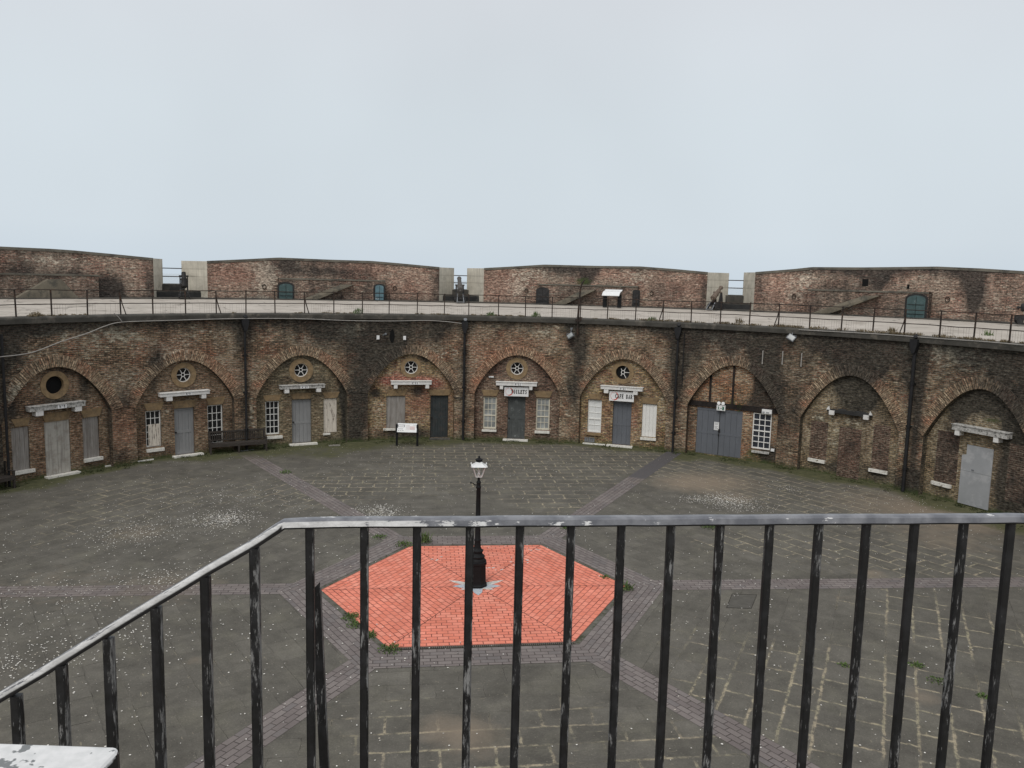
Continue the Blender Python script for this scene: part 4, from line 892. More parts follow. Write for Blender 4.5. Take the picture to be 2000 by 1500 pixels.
# cables
def smoothpts(P, off, k=6):
    W_ = wallpts(P, off); out = []
    for i in range(len(W_)-1):
        p0 = W_[max(0, i-1)]; p1 = W_[i]; p2 = W_[i+1]; p3 = W_[min(len(W_)-1, i+2)]
        for j in range(k):
            t = j/k; out.append(.5*((2*p1)+(-p0+p2)*t+(2*p0-5*p1+4*p2-p3)*t*t+(-p0+3*p1-3*p2+p3)*t**3))
    return out+[W_[-1]]
m_ = MB(); m_.tube(smoothpts([(0, 697), (60, 689), (120, 667), (170, 651), (205, 637), (240, 629), (330, 626), (430, 623), (520, 622), (600, 623), (680, 626), (760, 627), (830, 626), (870, 628), (903, 632)], .17), .018, 6)
m_.tube(smoothpts([(222, 611), (230, 618), (239, 629)], .17), .016, 6)
tag(m_.build('cable', M['cable'], smooth=True), 'long pale cable sagging under the coping on the left half of the wall', 'cable')
m_ = MB(); m_.tube(smoothpts([(1560, 644), (1650, 649), (1740, 654), (1830, 661), (1920, 667), (2000, 674)], .17), .016, 6)
tag(m_.build('cable', M['cable'], smooth=True), 'thin pale cable under the coping on the right half of the wall', 'cable')
m_ = MB(); m_.tube(smoothpts([(1075, 628), (1130, 630), (1200, 633), (1310, 640)], .05), .010, 6)
tag(m_.build('cable', M['cable'], smooth=True), 'thin cable under the coping above the CAFÉ BAR casemate', 'cable')
# white sensor boxes, dark vent hole, rods
for x, y, lb in ((738, 659, 'small white box on the sooty wall, left of the black vent hole'), (790, 660, 'small white box on the wall, right of the black vent hole')):
    ph, z = onwall(x, y); o = empty('junction_box', pol(R, ph, z), -ph); m_ = MB(); m_.box((0, -.05, 0), (.13, .09, .19)); m_.build('box', M['whitebox'], o)
    m_ = MB(); m_.box((0, -.101, 0), (.10, .012, .16)); m_.build('lid', M['whitebox'], o); tag(o, lb, 'junction box', 'white boxes above the tan casemate')
ph, z = onwall(750, 655); o = empty('security_camera', pol(R, ph, z), -ph); m_ = MB(); m_.tube([(0, 0, .05), (0, -.12, .07)], .018, 8); m_.build('camera_arm', M['lead'], o)
m_ = MB(); m_.lathe([(.0, -.12), (.04, -.11), (.045, .10), (.05, .12), (0, .12)], 10, Matrix.Rotation(radians(65), 3, 'X') @ Matrix.Rotation(radians(25), 3, 'Y'), (0, -.17, .05)); m_.build('camera_body', M['lead'], o); tag(o, 'small grey camera on a bracket beside the left white box', 'camera')
ph, z = onwall(766, 657); m_ = MB(); pts = []
for k in range(14): a = 2*pi*k/14; pts.append((.11*cos(a)*(1+.3*random.random()), .30*sin(a)*(1+.2*random.random())))
o = empty('vent_hole', pol(R, ph, z), -ph); m_.prism(pts, -.012, .002); m_.build('hole', M['void'], o); tag(o, 'ragged black hole in the wall between the two white boxes', 'vent')
for x, y0, y1, lb in ((1491, 685, 711, 'thin grey rod on the sooty wall, leftmost of three'), (1530, 686, 712, 'thin grey rod on the wall, middle one of three'), (1567, 690, 716, 'thin grey rod on the wall, rightmost of three')):
    ph, z0 = onwall(x, y0); _, z1 = onwall(x, y1); o = empty('metal_rod', pol(R, ph, z1), -ph); m_ = MB(); m_.tube([(0, -.05, 0), (0, -.05, z0-z1)], .026, 8); m_.tube([(0, -.05, z0-z1), (0, 0, z0-z1)], .014, 6); m_.tube([(0, -.05, .02), (0, 0, .02)], .014, 6)
    m_.build('rod', M['cable'], o); tag(o, lb, 'rod', 'metal rods between the double doors and the bricked up casemate')
# floodlights
def flood(x, y, roll, label, mat='lead', s=1.0):
    ph, z = onwall(x, y, .25); o = empty('floodlight', pol(R, ph, z), -ph)
    T = Matrix.Rotation(radians(roll), 3, 'Y') @ Matrix.Rotation(radians(-35), 3, 'X')
    m_ = MB(); m_.box((0, -.22, 0), (.34*s, .10, .26*s), T)
    for k in range(5): m_.box(Vector((0, -.22, 0))+T @ Vector((-.13*s+k*.065*s, .07, 0)), (.012, .05, .22*s), T)
    m_.build('lamp_housing', M[mat], o); m_ = MB(); m_.box(Vector((0, -.22, 0))+T @ Vector((0, -.055, 0)), (.28*s, .012, .20*s), T); m_.build('lamp_glass', M['glass_blind'], o)
    m_ = MB(); m_.tube([(0, -.18, .10), (.02, -.10, .28), (.02, 0, .34)], .018, 8); m_.box((.02, -.01, .34), (.10, .02, .10)); m_.tube([(-.2*s, -.22, 0), (-.2*s, -.18, .1), (0, -.18, .12), (.2*s, -.18, .1), (.2*s, -.22, 0)], .012, 6); m_.build('bracket', M['lead'], o)
    return tag(o, label, 'floodlight')
flood(1545, 660, 28, 'square grey floodlight tilted under the coping, right of the three-rod wall area')
flood(1114, 656, -35, 'drooping grey floodlight under the bent pole, left of the CAFÉ BAR casemate', 'lead', .9)

# ------------------------------------------------------------------ terrace railing
tr = empty('terrace_railing', pol(R+.12, 0, HT)); tr.location = (0, 0, 0)
posts = [(-30, 590), (30, 588), (100, 588), (170, 588), (235, 587), (298, 587), (362, 588), (422, 588), (480, 588), (537, 588), (595, 588), (652, 589), (708, 589), (760, 590), (815, 590), (868, 591), (916, 591), (974, 592), (1027, 592), (1079, 593), (1134, 594), (1187, 596), (1242, 598), (1296, 600), (1351, 602), (1408, 604), (1465, 606), (1522, 608), (1583, 612), (1645, 614), (1707, 617), (1769, 619), (1838, 623), (1905, 627), (1975, 631), (2045, 635)]
RR = R+.10; phs = [cyl(x, y, RR)[0] for x, y in posts]
HR = 1.02
phs = [phs[0]-radians(3.9)*k for k in range(6, 0, -1)]+phs+[phs[-1]+radians(3.9)*k for k in range(1, 7)]
for i, ph in enumerate(phs):
    m_ = MB(); p = pol(RR, ph, HT); hh = HR+random.uniform(-.02, .03); m_.bar(p, p+Vector((random.uniform(-.02, .02), 0, hh)), .045, .045)
    if i-6 in (4, 7, 10, 23, 27, 31): 
        t = Vector((cos(ph), -sin(ph), 0)); q = pol(RR-.10, ph, HT-.15); sgn = 1 if i < 21 else -1
        m_.tube([p+Vector((0, 0, .80)), p+t*.06*sgn-Vector((sin(ph), cos(ph), 0))*.02+Vector((0, 0, .45)), q+t*.22*sgn], .024, 6)
    m_.build('post', M['rust'], tr)
for h_, nm in ((HR-.02, 'top_rail'), (.46, 'middle_rail')):
    m_ = MB()
    for a, b in zip(phs[:-1], phs[1:]):
        m_.tube([pol(RR, a, HT+h_), pol(RR, (a+b)/2, HT+h_+random.uniform(-.025, .01)), pol(RR, b, HT+h_)], .019, 6)
    m_.build(nm, M['rust'], tr)
m_ = MB()                                 # thin wires hanging below the middle rail, in some bays
for i, (a, b) in enumerate(zip(phs[:-1], phs[1:])):
    if noise.noise(Vector((i*.37, 2, 0))) < -.12: continue
    n = 13
    for k in range(1, n):
        if random.random() < .3: continue
        ph = a+(b-a)*k/n; m_.bar(pol(RR, ph, HT+.03), pol(RR, ph, HT+.45), .0035)
m_.build('mesh_wires', M['rust'], tr)
tag(tr, 'thin rusty post and rail fence along the edge of the upper terrace', 'railing')
# bent pole
ph, _ = cyl(1130, 600, R-.05); o = empty('bent_pole', pol(R-.05, ph, HT-.5), -ph)
z1 = cyl(1134, 560, R)[1]-HT+.5; z2 = cyl(1139, 547, R)[1]-HT+.5
m_ = MB(); m_.tube([(0, -.1, -.3), (0, -.1, .5), (.03, -.1, 1.2), (.07, -.1, z1-.1), (.14, -.1, (z1+z2)/2), (.26, -.1, z2+.02)], [.06, .055, .045, .04, .04, .03], 8); m_.build('pole', M['rust'], o, smooth=True)
m_ = MB(); m_.box((0, -.08, .42), (.26, .12, .12)); m_.box((.12, -.08, .50), (.10, .10, .16)); m_.box((0, -.08, -.1), (.16, .10, .05)); m_.build('clamp', M['rust'], o)
tag(o, 'rusty pole with bent-over tip clamped to the terrace edge', 'pole')

# ------------------------------------------------------------------ parapet: merlons and embrasures
EMB = [-62.6, -32.0, -.75, 30.45, 60.9]     # embrasure centres (deg); brick edges / stone throats from the photo
EDG = [(-65.0, -64.0, -61.8, -60.2), (-34.46, -32.9, -31.05, -29.07), (-3.32, -1.52, -.02, 1.91), (27.81, 29.67, 31.24, 33.01), (58.9, 60.3, 61.9, 63.6)]
MER = [  # (phi_left, phi_right, [(phi, ztop)...])
    (-66.0, -34.46, [(-66.0, 8.70), (-60.2, 8.75), (-53.5, 8.95), (-44, 8.93), (-42, 8.90), (-38.6, 8.80), (-34.46, 8.66)]),
    (-29.07, -3.32, [(-29.07, 8.60), (-25, 8.76), (-21.5, 8.91), (-16, 8.88), (-11.2, 8.88), (-8, 8.79), (-3.32, 8.63)]),
    (1.91, 27.81, [(1.91, 8.64), (5.5, 8.78), (9.0, 8.93), (15, 8.92), (20.2, 8.94), (24, 8.83), (27.81, 8.69)]),
    (33.01, 58.9, [(33.01, 8.74), (37, 8.93), (38.9, 9.05), (44, 9.06), (51, 9.13), (55, 9.05), (58.9, 8.93)]),
]
RO = 33.5
def interp(L_, x):
    for (a, p), (b, q) in zip(L_[:-1], L_[1:]):
        if a <= x <= b: return p+(q-p)*(x-a)/(b-a)
    return L_[0][1] if x < L_[0][0] else L_[-1][1]
MB_BL = []
for (x, y, ru, rz, ch, k) in [(200, 560, .5, .5, 0, 1.4), (230, 575, .35, .8, 0, 1.5), (130, 560, 1.2, .8, 0, .8), (40, 530, .8, .7, 0, .9), (150, 575, .4, 1, 0, 1.6), (300, 550, .5, 1.5, 0, .8), (640, 530, 2.5, .4, 0, .9), (560, 520, 1.0, .4, 0, .7), (720, 575, 1.0, .8, 0, 1.0), (858, 560, .5, 1.5, 0, .9), (690, 585, 2, .4, 0, .8),
        (520, 540, .8, 1, 1, 1.2), (500, 590, 1.5, .3, 1, 1.0), (580, 520, .4, .3, 1, .6), (100, 510, 1.5, .3, 1, .7), (1010, 560, .9, .8, 1, .9), (1050, 530, 1.2, .4, 1, .6), (1250, 540, 1.2, .6, 1, .6), (1550, 570, .8, .6, 1, .8), (1570, 540, .6, .5, 1, .7),
        (450, 540, 1.8, .7, 2, .8), (700, 525, 1.8, .35, 2, .8), (800, 560, 1.5, .8, 2, .5), (980, 560, 1.2, 1.0, 2, .7), (1180, 535, 1.2, .3, 2, .7), (1330, 560, 2, 1, 2, .5), (1510, 560, 1.3, .9, 2, .7), (1900, 560, 2, .8, 2, .2),
        (1145, 540, .35, .6, 0, 1.5), (1160, 530, .3, .5, 0, 1.0), (1100, 530, 1.2, .4, 0, .8), (1290, 570, .4, .7, 0, .7), (1320, 570, .4, .5, 0, .6), (1380, 570, .4, 1, 0, .9), (1140, 550, .6, .3, 3, .9), (1720, 540, .3, .6, 0, 1.4), (1690, 545, 1.5, .5, 0, .7), (1905, 575, .35, .9, 0, 1.8), (1890, 545, .6, .6, 0, 1.0), (1480, 560, .4, 1, 0, .7), (1640, 580, 2.5, .5, 0, .9)]:
    ph, z = cyl(x, y, RP); MB_BL.append((ph*RP, z, ru, rz, ch, k))
mlab = ['leftmost brick merlon of the parapet, cut by the left edge of the photo', 'brick merlon with two teal arched doors beside a ramp', 'brick merlon behind the curved white information stand, with a dark arched recess', 'rightmost brick merlon with one dark teal arched door']
mroot = []
for i, (a, b, tops) in enumerate(MER):
    o = tag(empty('merlon', (0, 0, 0)), mlab[i], 'parapet', 'merlons of the gun parapet'); mroot.append(o); m_ = MB(); n = 60; BZ = 6.35
    aa, bb = radians(a), radians(b)
    for k in range(n):
        p0, p1 = aa+(bb-aa)*k/n, aa+(bb-aa)*(k+1)/n; z0, z1 = interp(tops, math.degrees(p0)), interp(tops, math.degrees(p1))
        for j in range(16):
            P = [(p0, BZ+(z0-.13-BZ)*j/16), (p1, BZ+(z1-.13-BZ)*j/16), (p1, BZ+(z1-.13-BZ)*(j+1)/16), (p0, BZ+(z0-.13-BZ)*(j+1)/16)]
            cl = []
            for p, z in P:
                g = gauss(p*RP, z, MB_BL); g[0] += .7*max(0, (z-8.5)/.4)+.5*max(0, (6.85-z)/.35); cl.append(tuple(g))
            m_.face([pol(RP, p, z) for p, z in P], [(p*RP, z) for p, z in P], cl)
    m_.build('brick_face', BR['merlon'], o)
    m_ = MB()
    for k in range(n):
        p0, p1 = aa+(bb-aa)*k/n, aa+(bb-aa)*(k+1)/n; z0, z1 = interp(tops, math.degrees(p0)), interp(tops, math.degrees(p1))
        m_.face([pol(RP-.03, p0, z0-.13), pol(RP-.03, p1, z1-.13), pol(RP-.03, p1, z1), pol(RP-.03, p0, z0)])
        m_.face([pol(RP-.03, p0, z0-.13), pol(RP, p0, z0-.13), pol(RP, p1, z1-.13), pol(RP-.03, p1, z1-.13)])
        m_.face([pol(RP-.03, p0, z0), pol(RP-.03, p1, z1), pol(RO, p1, z1-.5), pol(RO, p0, z0-.5)])
        m_.face([pol(RO, p0, -8), pol(RO, p0, z0-.5), pol(RO, p1, z1-.5), pol(RO, p1, -8)])
    m_.build('parapet_cap', M['cap'], o)
# embrasures
RTH = 30.3
elab = ['leftmost embrasure between pale stone cheeks', 'embrasure between pale stone cheeks behind the upright round-headed gun', 'embrasure between pale stone cheeks above the TOILETS casemate side', 'embrasure between pale stone cheeks behind the brown slanting gun', 'embrasure at the right edge of the photo']
for i, (a, t0, t1, b) in enumerate(EDG):
    if i == 0: continue
    o = tag(empty('embrasure', (0, 0, 0)), elab[i], 'embrasure', 'gun embrasures in the parapet')
    a_, b_ = radians(a), radians(b); T0, T1 = radians(t0), radians(t1)
    zl = MER[i-1][2][-1][1]-.02; zr = (MER[i][2][0][1] if i < 4 else zl)-.02; zs = 7.30+(.0 if i < 3 else .1)
    T0 = T0*1.0; T1 = T1*1.0
    m_ = MB()
    # cheeks: splay from the brick edge to the throat, then open out again to the outer face
    L_ = [(RP, a_), (RTH, T0), (RO, T0-radians(2.2))]; Rr = [(RP, b_), (RTH, T1), (RO, T1+radians(2.2))]
    for S_, zt in ((L_, zl), (Rr, zr)):
        for (r0, p0), (r1, p1) in zip(S_[:-1], S_[1:]):
            for z0, z1 in ((6.6, zs+.42), (zs+.45, zs+.83), (zs+.86, zt)):
                m_.face([pol(r0, p0, z0), pol(r1, p1, z0), pol(r1, p1, z1), pol(r0, p0, z1)])
            m_.face([pol(r0+.02, p0, 6.6), pol(r1+.02, p1, 6.6), pol(r1+.02, p1, zt-.02), pol(r0+.02, p0, zt-.02)])
        sgn = -1 if S_ is L_ else 1
        m_.face([pol(RP, S_[0][1], zt), pol(RTH, S_[1][1], zt), pol(RO, S_[2][1], zt-.3), pol(RO, S_[2][1]+sgn*radians(3), zt-.3), pol(RP, S_[0][1]+sgn*radians(1), zt)])
        m_.face([pol(RO, S_[2][1], -8), pol(RO, S_[2][1]+sgn*radians(1.5), -8), pol(RO, S_[2][1]+sgn*radians(1.5), zt-.31), pol(RO, S_[2][1], zt-.31)])
    m_.build('stone_cheeks', M['stone_grey'], o)
    m_ = MB()                                # stepped sill under the gap
    def arc(r, p0, p1, z0, z1, n=6):
        for k in range(n):
            q0, q1 = p0+(p1-p0)*k/n, p0+(p1-p0)*(k+1)/n; m_.face([pol(r, q0, z0), pol(r, q1, z0), pol(r, q1, z1), pol(r, q0, z1)])
    def flat(r0, r1, p0, p1, s0, s1, z, n=6):
        for k in range(n):
            m_.face([pol(r0, p0+(p1-p0)*k/n, z), pol(r0, p0+(p1-p0)*(k+1)/n, z), pol(r1, s0+(s1-s0)*(k+1)/n, z), pol(r1, s0+(s1-s0)*k/n, z)])
    arc(RP+.35, a_, b_, 6.3, 6.98); flat(RP+.35, RTH, a_, b_, a_, b_, 6.98); arc(RTH-.15, a_, b_, 6.98, zs); flat(RTH-.15, RO, a_, b_, T0-radians(2.2), T1+radians(2.2), zs)
    m_.face([pol(RO, T0-radians(2.3), -8), pol(RO, T1+radians(2.3), -8), pol(RO, T1+radians(2.3), zs), pol(RO, T0-radians(2.3), zs)])
    m_.build('sill_wall', M['render'], o)
    m_ = MB(); arc(RP+.33, a_+radians(.1), b_-radians(.1), 6.3, 6.90); m_.build('lower_wall', M['black_render'], o)
    m_ = MB()
    for z in (zs+.42, zs+.86):
        m_.tube([pol(RTH+.02, T0-.01, z), pol(RTH+.02, T1+.01, z)], .028, 6)
    m_.build('guard_bar', M['rust'], o)
# blocks with ramps, doors and recesses on the merlon faces
def mface(x, y, rad): return cyl(x, y, rad)
def block(o, xl, xr, ytop, yb, rad, label=None, capm='cap'):
    pa, zt = cyl(xl, ytop, rad); pb, zt2 = cyl(xr, ytop+ (6 if xr > 1400 else 1), rad); zt = (zt+zt2)/2
    m_ = MB(); n = 24
    for k in range(n):
        p0, p1 = pa+(pb-pa)*k/n, pa+(pb-pa)*(k+1)/n
        for j in range(8):
            z0, z1 = 6.4+(zt-6.4)*j/8, 6.4+(zt-6.4)*(j+1)/8; P = [(p0, z0), (p1, z0), (p1, z1), (p0, z1)]
            m_.face([pol(rad, p, z) for p, z in P], [(p*rad, z) for p, z in P], [(.50, 0, 0, .10)]*4)
    for p in (pa, pb): m_.face([pol(rad, p, 6.4), pol(RP, p, 6.4), pol(RP, p, zt), pol(rad, p, zt)], [(0, 6.4), (.4, 6.4), (.4, zt), (0, zt)], [(.6, 0, 0, 0)]*4)
    m_.build('stair_block', BR['merlon'], o)
    m_ = MB()
    for k in range(n):
        p0, p1 = pa+(pb-pa)*k/n, pa+(pb-pa)*(k+1)/n
        m_.face([pol(rad-.04, p0, zt-.01), pol(rad-.04, p1, zt-.01), pol(rad-.04, p1, zt+.07), pol(rad-.04, p0, zt+.07)]); m_.face([pol(rad-.04, p0, zt+.07), pol(rad-.04, p1, zt+.07), pol(RP+.01, p1, zt+.07), pol(RP+.01, p0, zt+.07)])
    m_.build('ledge_cap', M[capm], o); return pa, pb, zt
def ramp(o, P, rad, nm='ramp', mat='render2'):
    Q = [cyl(x, y, rad) for x, y in P]; m_ = MB(); out = rad-.35
    m_.face([pol(out, p, z) for p, z in Q]); n = len(Q)
    for k in range(n):
        (p0, z0), (p1, z1) = Q[k], Q[(k+1) % n]; m_.face([pol(out, p0, z0), pol(out, p1, z1), pol(rad, p1, z1), pol(rad, p0, z0)])
    m_.build(nm, M[mat], o)
def archdoor(o, x, yt, yb, wpx, rad, mat, nm='arched_door', depth=.0):
    ph, zt = cyl(x, yt, rad); z0 = 6.45; w = abs(cyl(x+wpx/2, yt, rad)[0]-cyl(x-wpx/2, yt, rad)[0])*rad/2
    def arcp(ww, top): return [(-ww, z0), (ww, z0)]+[(ww*cos(pi*k/12), top-ww*.45+ww*.45*sin(pi*k/12)) for k in range(13)]
    def put(poly, r0, mt, name, par, th):
        m_ = MB(); t = Vector((cos(ph), -sin(ph), 0)); nn = Vector((sin(ph), cos(ph), 0)); f = [nn*r0+t*u+Vector((0, 0, z)) for u, z in poly]; b = [p+nn*th for p in f]
        m_.face(f)
        for k in range(len(f)): m_.face([f[k], f[(k+1) % len(f)], b[(k+1) % len(f)], b[k]])
        return m_.build(name, mt, par)
    fr = put(arcp(w+.10, zt+.09), rad-.02, M['black_render'] if mat else M['cap'], 'doorway', o, .02)
    d = put(arcp(w, zt), rad-.045, M[mat] if mat else M['void'], nm, fr, .02)
    if mat:
        m_ = MB(); t = Vector((cos(ph), -sin(ph), 0)); nn = Vector((sin(ph), cos(ph), 0))
        for z in (z0+.35, zt-.45): m_.bar(nn*(rad-.055)+t*(-w*.9)+Vector((0, 0, z)), nn*(rad-.055)+t*(w*.9)+Vector((0, 0, z)), .03, .02)
        m_.bar(nn*(rad-.055)+Vector((0, 0, z0)), nn*(rad-.055)+Vector((0, 0, zt-.05)), .012, .01); m_.build('door_straps', M['iron'], fr)
RB = RP-.45
block(mroot[0], -20, 192, 537, 0, RB); ramp(mroot[0], [(20, 585), (150, 583), (115, 545), (90, 545)], RB)
block(mroot[1], 545, 752, 547, 0, RB); ramp(mroot[1], [(570, 592), (600, 592), (690, 556), (665, 556)], RB)
block(mroot[2], 1052, 1246, 558, 0, RB); ramp(mroot[2], [(1080, 594), (1105, 594), (1165, 566), (1140, 566)], RB)
block(mroot[3], 1578, 1815, 567, 0, RB); ramp(mroot[3], [(1585, 612), (1625, 612), (1722, 578), (1690, 578)], RB)
archdoor(mroot[1], 558, 554, 0, 26, RB, 'teal'); archdoor(mroot[1], 741, 557, 0, 16, RB, 'teal_pale')
archdoor(mroot[2], 1060, 564, 0, 19, RB, 'carriage', 'arched_recess'); archdoor(mroot[2], 1243, 569, 0, 8, RB, 'carriage', 'arched_recess')
archdoor(mroot[3], 1791, 577, 0, 36, RB, 'teal')
# square holes and mooring rings on the merlons
for mi, x, y, w, h in ((3, 1690, 552, .30, .36), (3, 1774, 560, .12, .22)):
    ph, z = cyl(x, y, RP); t = Vector((cos(ph), -sin(ph), 0)); m_ = MB(); c = pol(RP-.012, ph, z)
    m_.face([c+t*-w/2+Vector((0, 0, -h/2)), c+t*w/2+Vector((0, 0, -h/2)), c+t*w/2+Vector((0, 0, h/2)), c+t*-w/2+Vector((0, 0, h/2))]); m_.build('wall_hole', M['void'], mroot[mi])
for mi, x, y in ((1, 516, 560), (1, 771, 563), (2, 1028, 568), (3, 1551, 579), (3, 1851, 585), (2, 1273, 573)):
    ph, z = cyl(x, y, RP); t = Vector((cos(ph), -sin(ph), 0)); c = pol(RP-.03, ph, z); m_ = MB()
    m_.tube([c+t*.10*cos(2*pi*k/14)+Vector((0, 0, .12*sin(2*pi*k/14))) for k in range(15)], .022, 6, False); m_.build('mooring_ring', M['rust'], mroot[mi])
# platform step at parapet foot
mb = MB()
for k in range(200):
    p0, p1 = radians(-70)+radians(140)*k/200, radians(-70)+radians(140)*(k+1)/200; w = RP-.9+.05*noise.noise(Vector((k*.2, 0, 0)))
    mb.face([pol(w, p0, 6.4), pol(w, p1, 6.4), pol(w, p1, 6.62), pol(w, p0, 6.62)]); mb.face([pol(w, p0, 6.62), pol(w, p1, 6.62), pol(RP+.5, p1, 6.64), pol(RP+.5, p0, 6.64)])
tag(mb.build('terrace_step', M['render']), kind='structure')

# ------------------------------------------------------------------ guns
def cannon(px, ybase, heading, elev, label, kind, mat, ln=2.3, rad=27.9, sc=.76):
    ph = cyl(px, ybase, rad)[0]; o = empty('cannon', pol(rad, ph, 6.62), -ph+radians(heading)); o.scale = (sc, sc, sc); E = Matrix.Rotation(-(pi/2-radians(elev)), 3, 'X')
    zt = .95; m_ = MB()
    pr = [(0, -.32), (.06, -.31), (.085, -.26), (.05, -.19), (.06, -.13), (.20, -.10), (.235, -.04), (.235, .04), (.215, .06), (.21, .55), (.225, .57), (.225, .63), (.185, .66), (.165, 1.2), (.14, ln-.5), (.155, ln-.47), (.13, ln-.42), (.135, ln-.15), (.175, ln-.06), (.165, ln), (.085, ln), (.08, ln-.15), (0, ln-.15)]
    m_.lathe(pr, 20, E, (0, -.4, zt)); b = m_.build('barrel', M[mat], o, smooth=True)
    c = Vector((0, -.4, zt))+E @ Vector((0, 0, .9)); m_ = MB(); m_.tube([c+Vector((-.36, 0, 0)), c+Vector((.36, 0, 0))], .06, 10); m_.build('trunnion', M[mat], b)
    m_ = MB()
    for s_ in (-1, 1):
        m_.prism([(0, 0)]*3, 0, 0) if False else None
        P = [(-.75, .22), (.85, .22), (.85, .55), (.62, c.z-.02), (.40, c.z-.02), (.15, .72), (-.2, .56), (-.75, .45)]
        x0, x1 = s_*.27-.05, s_*.27+.05
        m_.face([(x0, y, z) for y, z in P]); m_.face([(x1, y, z) for y, z in P][::-1])
        for k in range(len(P)): (ya, za), (yb, zb_) = P[k], P[(k+1) % len(P)]; m_.face([(x0, ya, za), (x1, ya, za), (x1, yb, zb_), (x0, yb, zb_)])
    m_.box((0, .6, .3), (.5, .12, .14)); m_.box((0, -.6, .3), (.5, .12, .14)); m_.build('carriage', M['carriage'], o)
    for y in (-.55, .6):
        for s_ in (-1, 1): m_ = MB(); m_.lathe([(.17, -.04), (.17, .04)], 14, Matrix.Rotation(pi/2, 3, 'Y'), (s_*.37, y, .17)); m_.build('wheel', M['carriage'], o)
    if kind:
        m_ = MB()
        for s_ in (-1, 1): m_.bar((s_*.26, -1.15, .0), (s_*.20, -.45, .62), .06, .05)
        m_.bar((-.3, -1.13, .04), (.3, -1.13, .04), .05); m_.build('elevating_bars', M['lead'], o)
    return tag(o, label, 'cannon', 'guns behind the embrasures')
cannon(360, 587, -14, 62, 'dark gun with round head in the left embrasure, below the leftmost merlon end', 0, 'iron', 1.15, 28.2, .66)
cannon(898, 597, 1, 22, 'grey gun with two pale bars behind it, in the middle embrasure', 1, 'cannon')
cannon(1396, 603, -12, 30, 'brown gun slanting to the right in the embrasure above the double doors', 1, 'cannon_brown', 1.7, 28.0, .68)
cannon(2012, 625, -55, 2, 'dark gun barrel lying level at the right edge of the photo', 0, 'carriage', 2.3, 27.6)

# information stand on the terrace: two dark posts and a curved pale top
Pt = None
ph = cyl(1195, 600, 27.2)[0]; s0 = empty('terrace_information_stand', pol(27.2, ph, 6.56), -ph+radians(-8))
zT = cyl(1200, 563, 27.2)[1]-6.56; zM = cyl(1195, 576, 27.2)[1]-6.56
for s_ in (-1, 1): m_ = MB(); m_.b2((s_*.42-.10, -.06, 0), (s_*.42+.10, .10, zM+.02)); m_.build('post', M['lamp_black'], s0)
m_ = MB(); pr = []
for k in range(9): t = k/8; pr.append((-.42+.75*t, zM-.02+(zT-zM)*(t**1.0)+.06*sin(pi*t*1.6)))
for (y0, z0), (y1, z1) in zip(pr[:-1], pr[1:]):
    m_.face([(-.50, y0, z0), (.50, y0, z0), (.50, y1, z1), (-.50, y1, z1)]); m_.face([(-.50, y0, z0-.03), (-.50, y1, z1-.03), (.50, y1, z1-.03), (.50, y0, z0-.03)])
    for s_ in (-.5, .5): m_.face([(s_, y0, z0), (s_, y1, z1), (s_, y1, z1-.03), (s_, y0, z0-.03)])
m_.face([(-.5, pr[0][0], pr[0][1]), (-.5, pr[0][0], pr[0][1]-.03), (.5, pr[0][0], pr[0][1]-.03), (.5, pr[0][0], pr[0][1])])
m_.build('curved_top', M['lamp_white'], s0)
tag(s0, 'information stand with curved white top on two dark posts on the terrace', 'information stand')

# ------------------------------------------------------------------ courtyard floor
HX = [Vector(v) for v in ((-4.20, .02), (-2.10, 3.48), (1.85, 3.60), (3.75, .22), (1.88, -3.15), (-2.23, -3.37))]   # red hexagon corners as surveyed
CEN = Vector((-.20, .22))
def out(v, d):
    return v+(v-CEN).normalized()*d
BW = .82; INN = .15
HO = [out(v, BW/cos(pi/6)+INN) for v in HX]; HI = [out(v, INN) for v in HX]
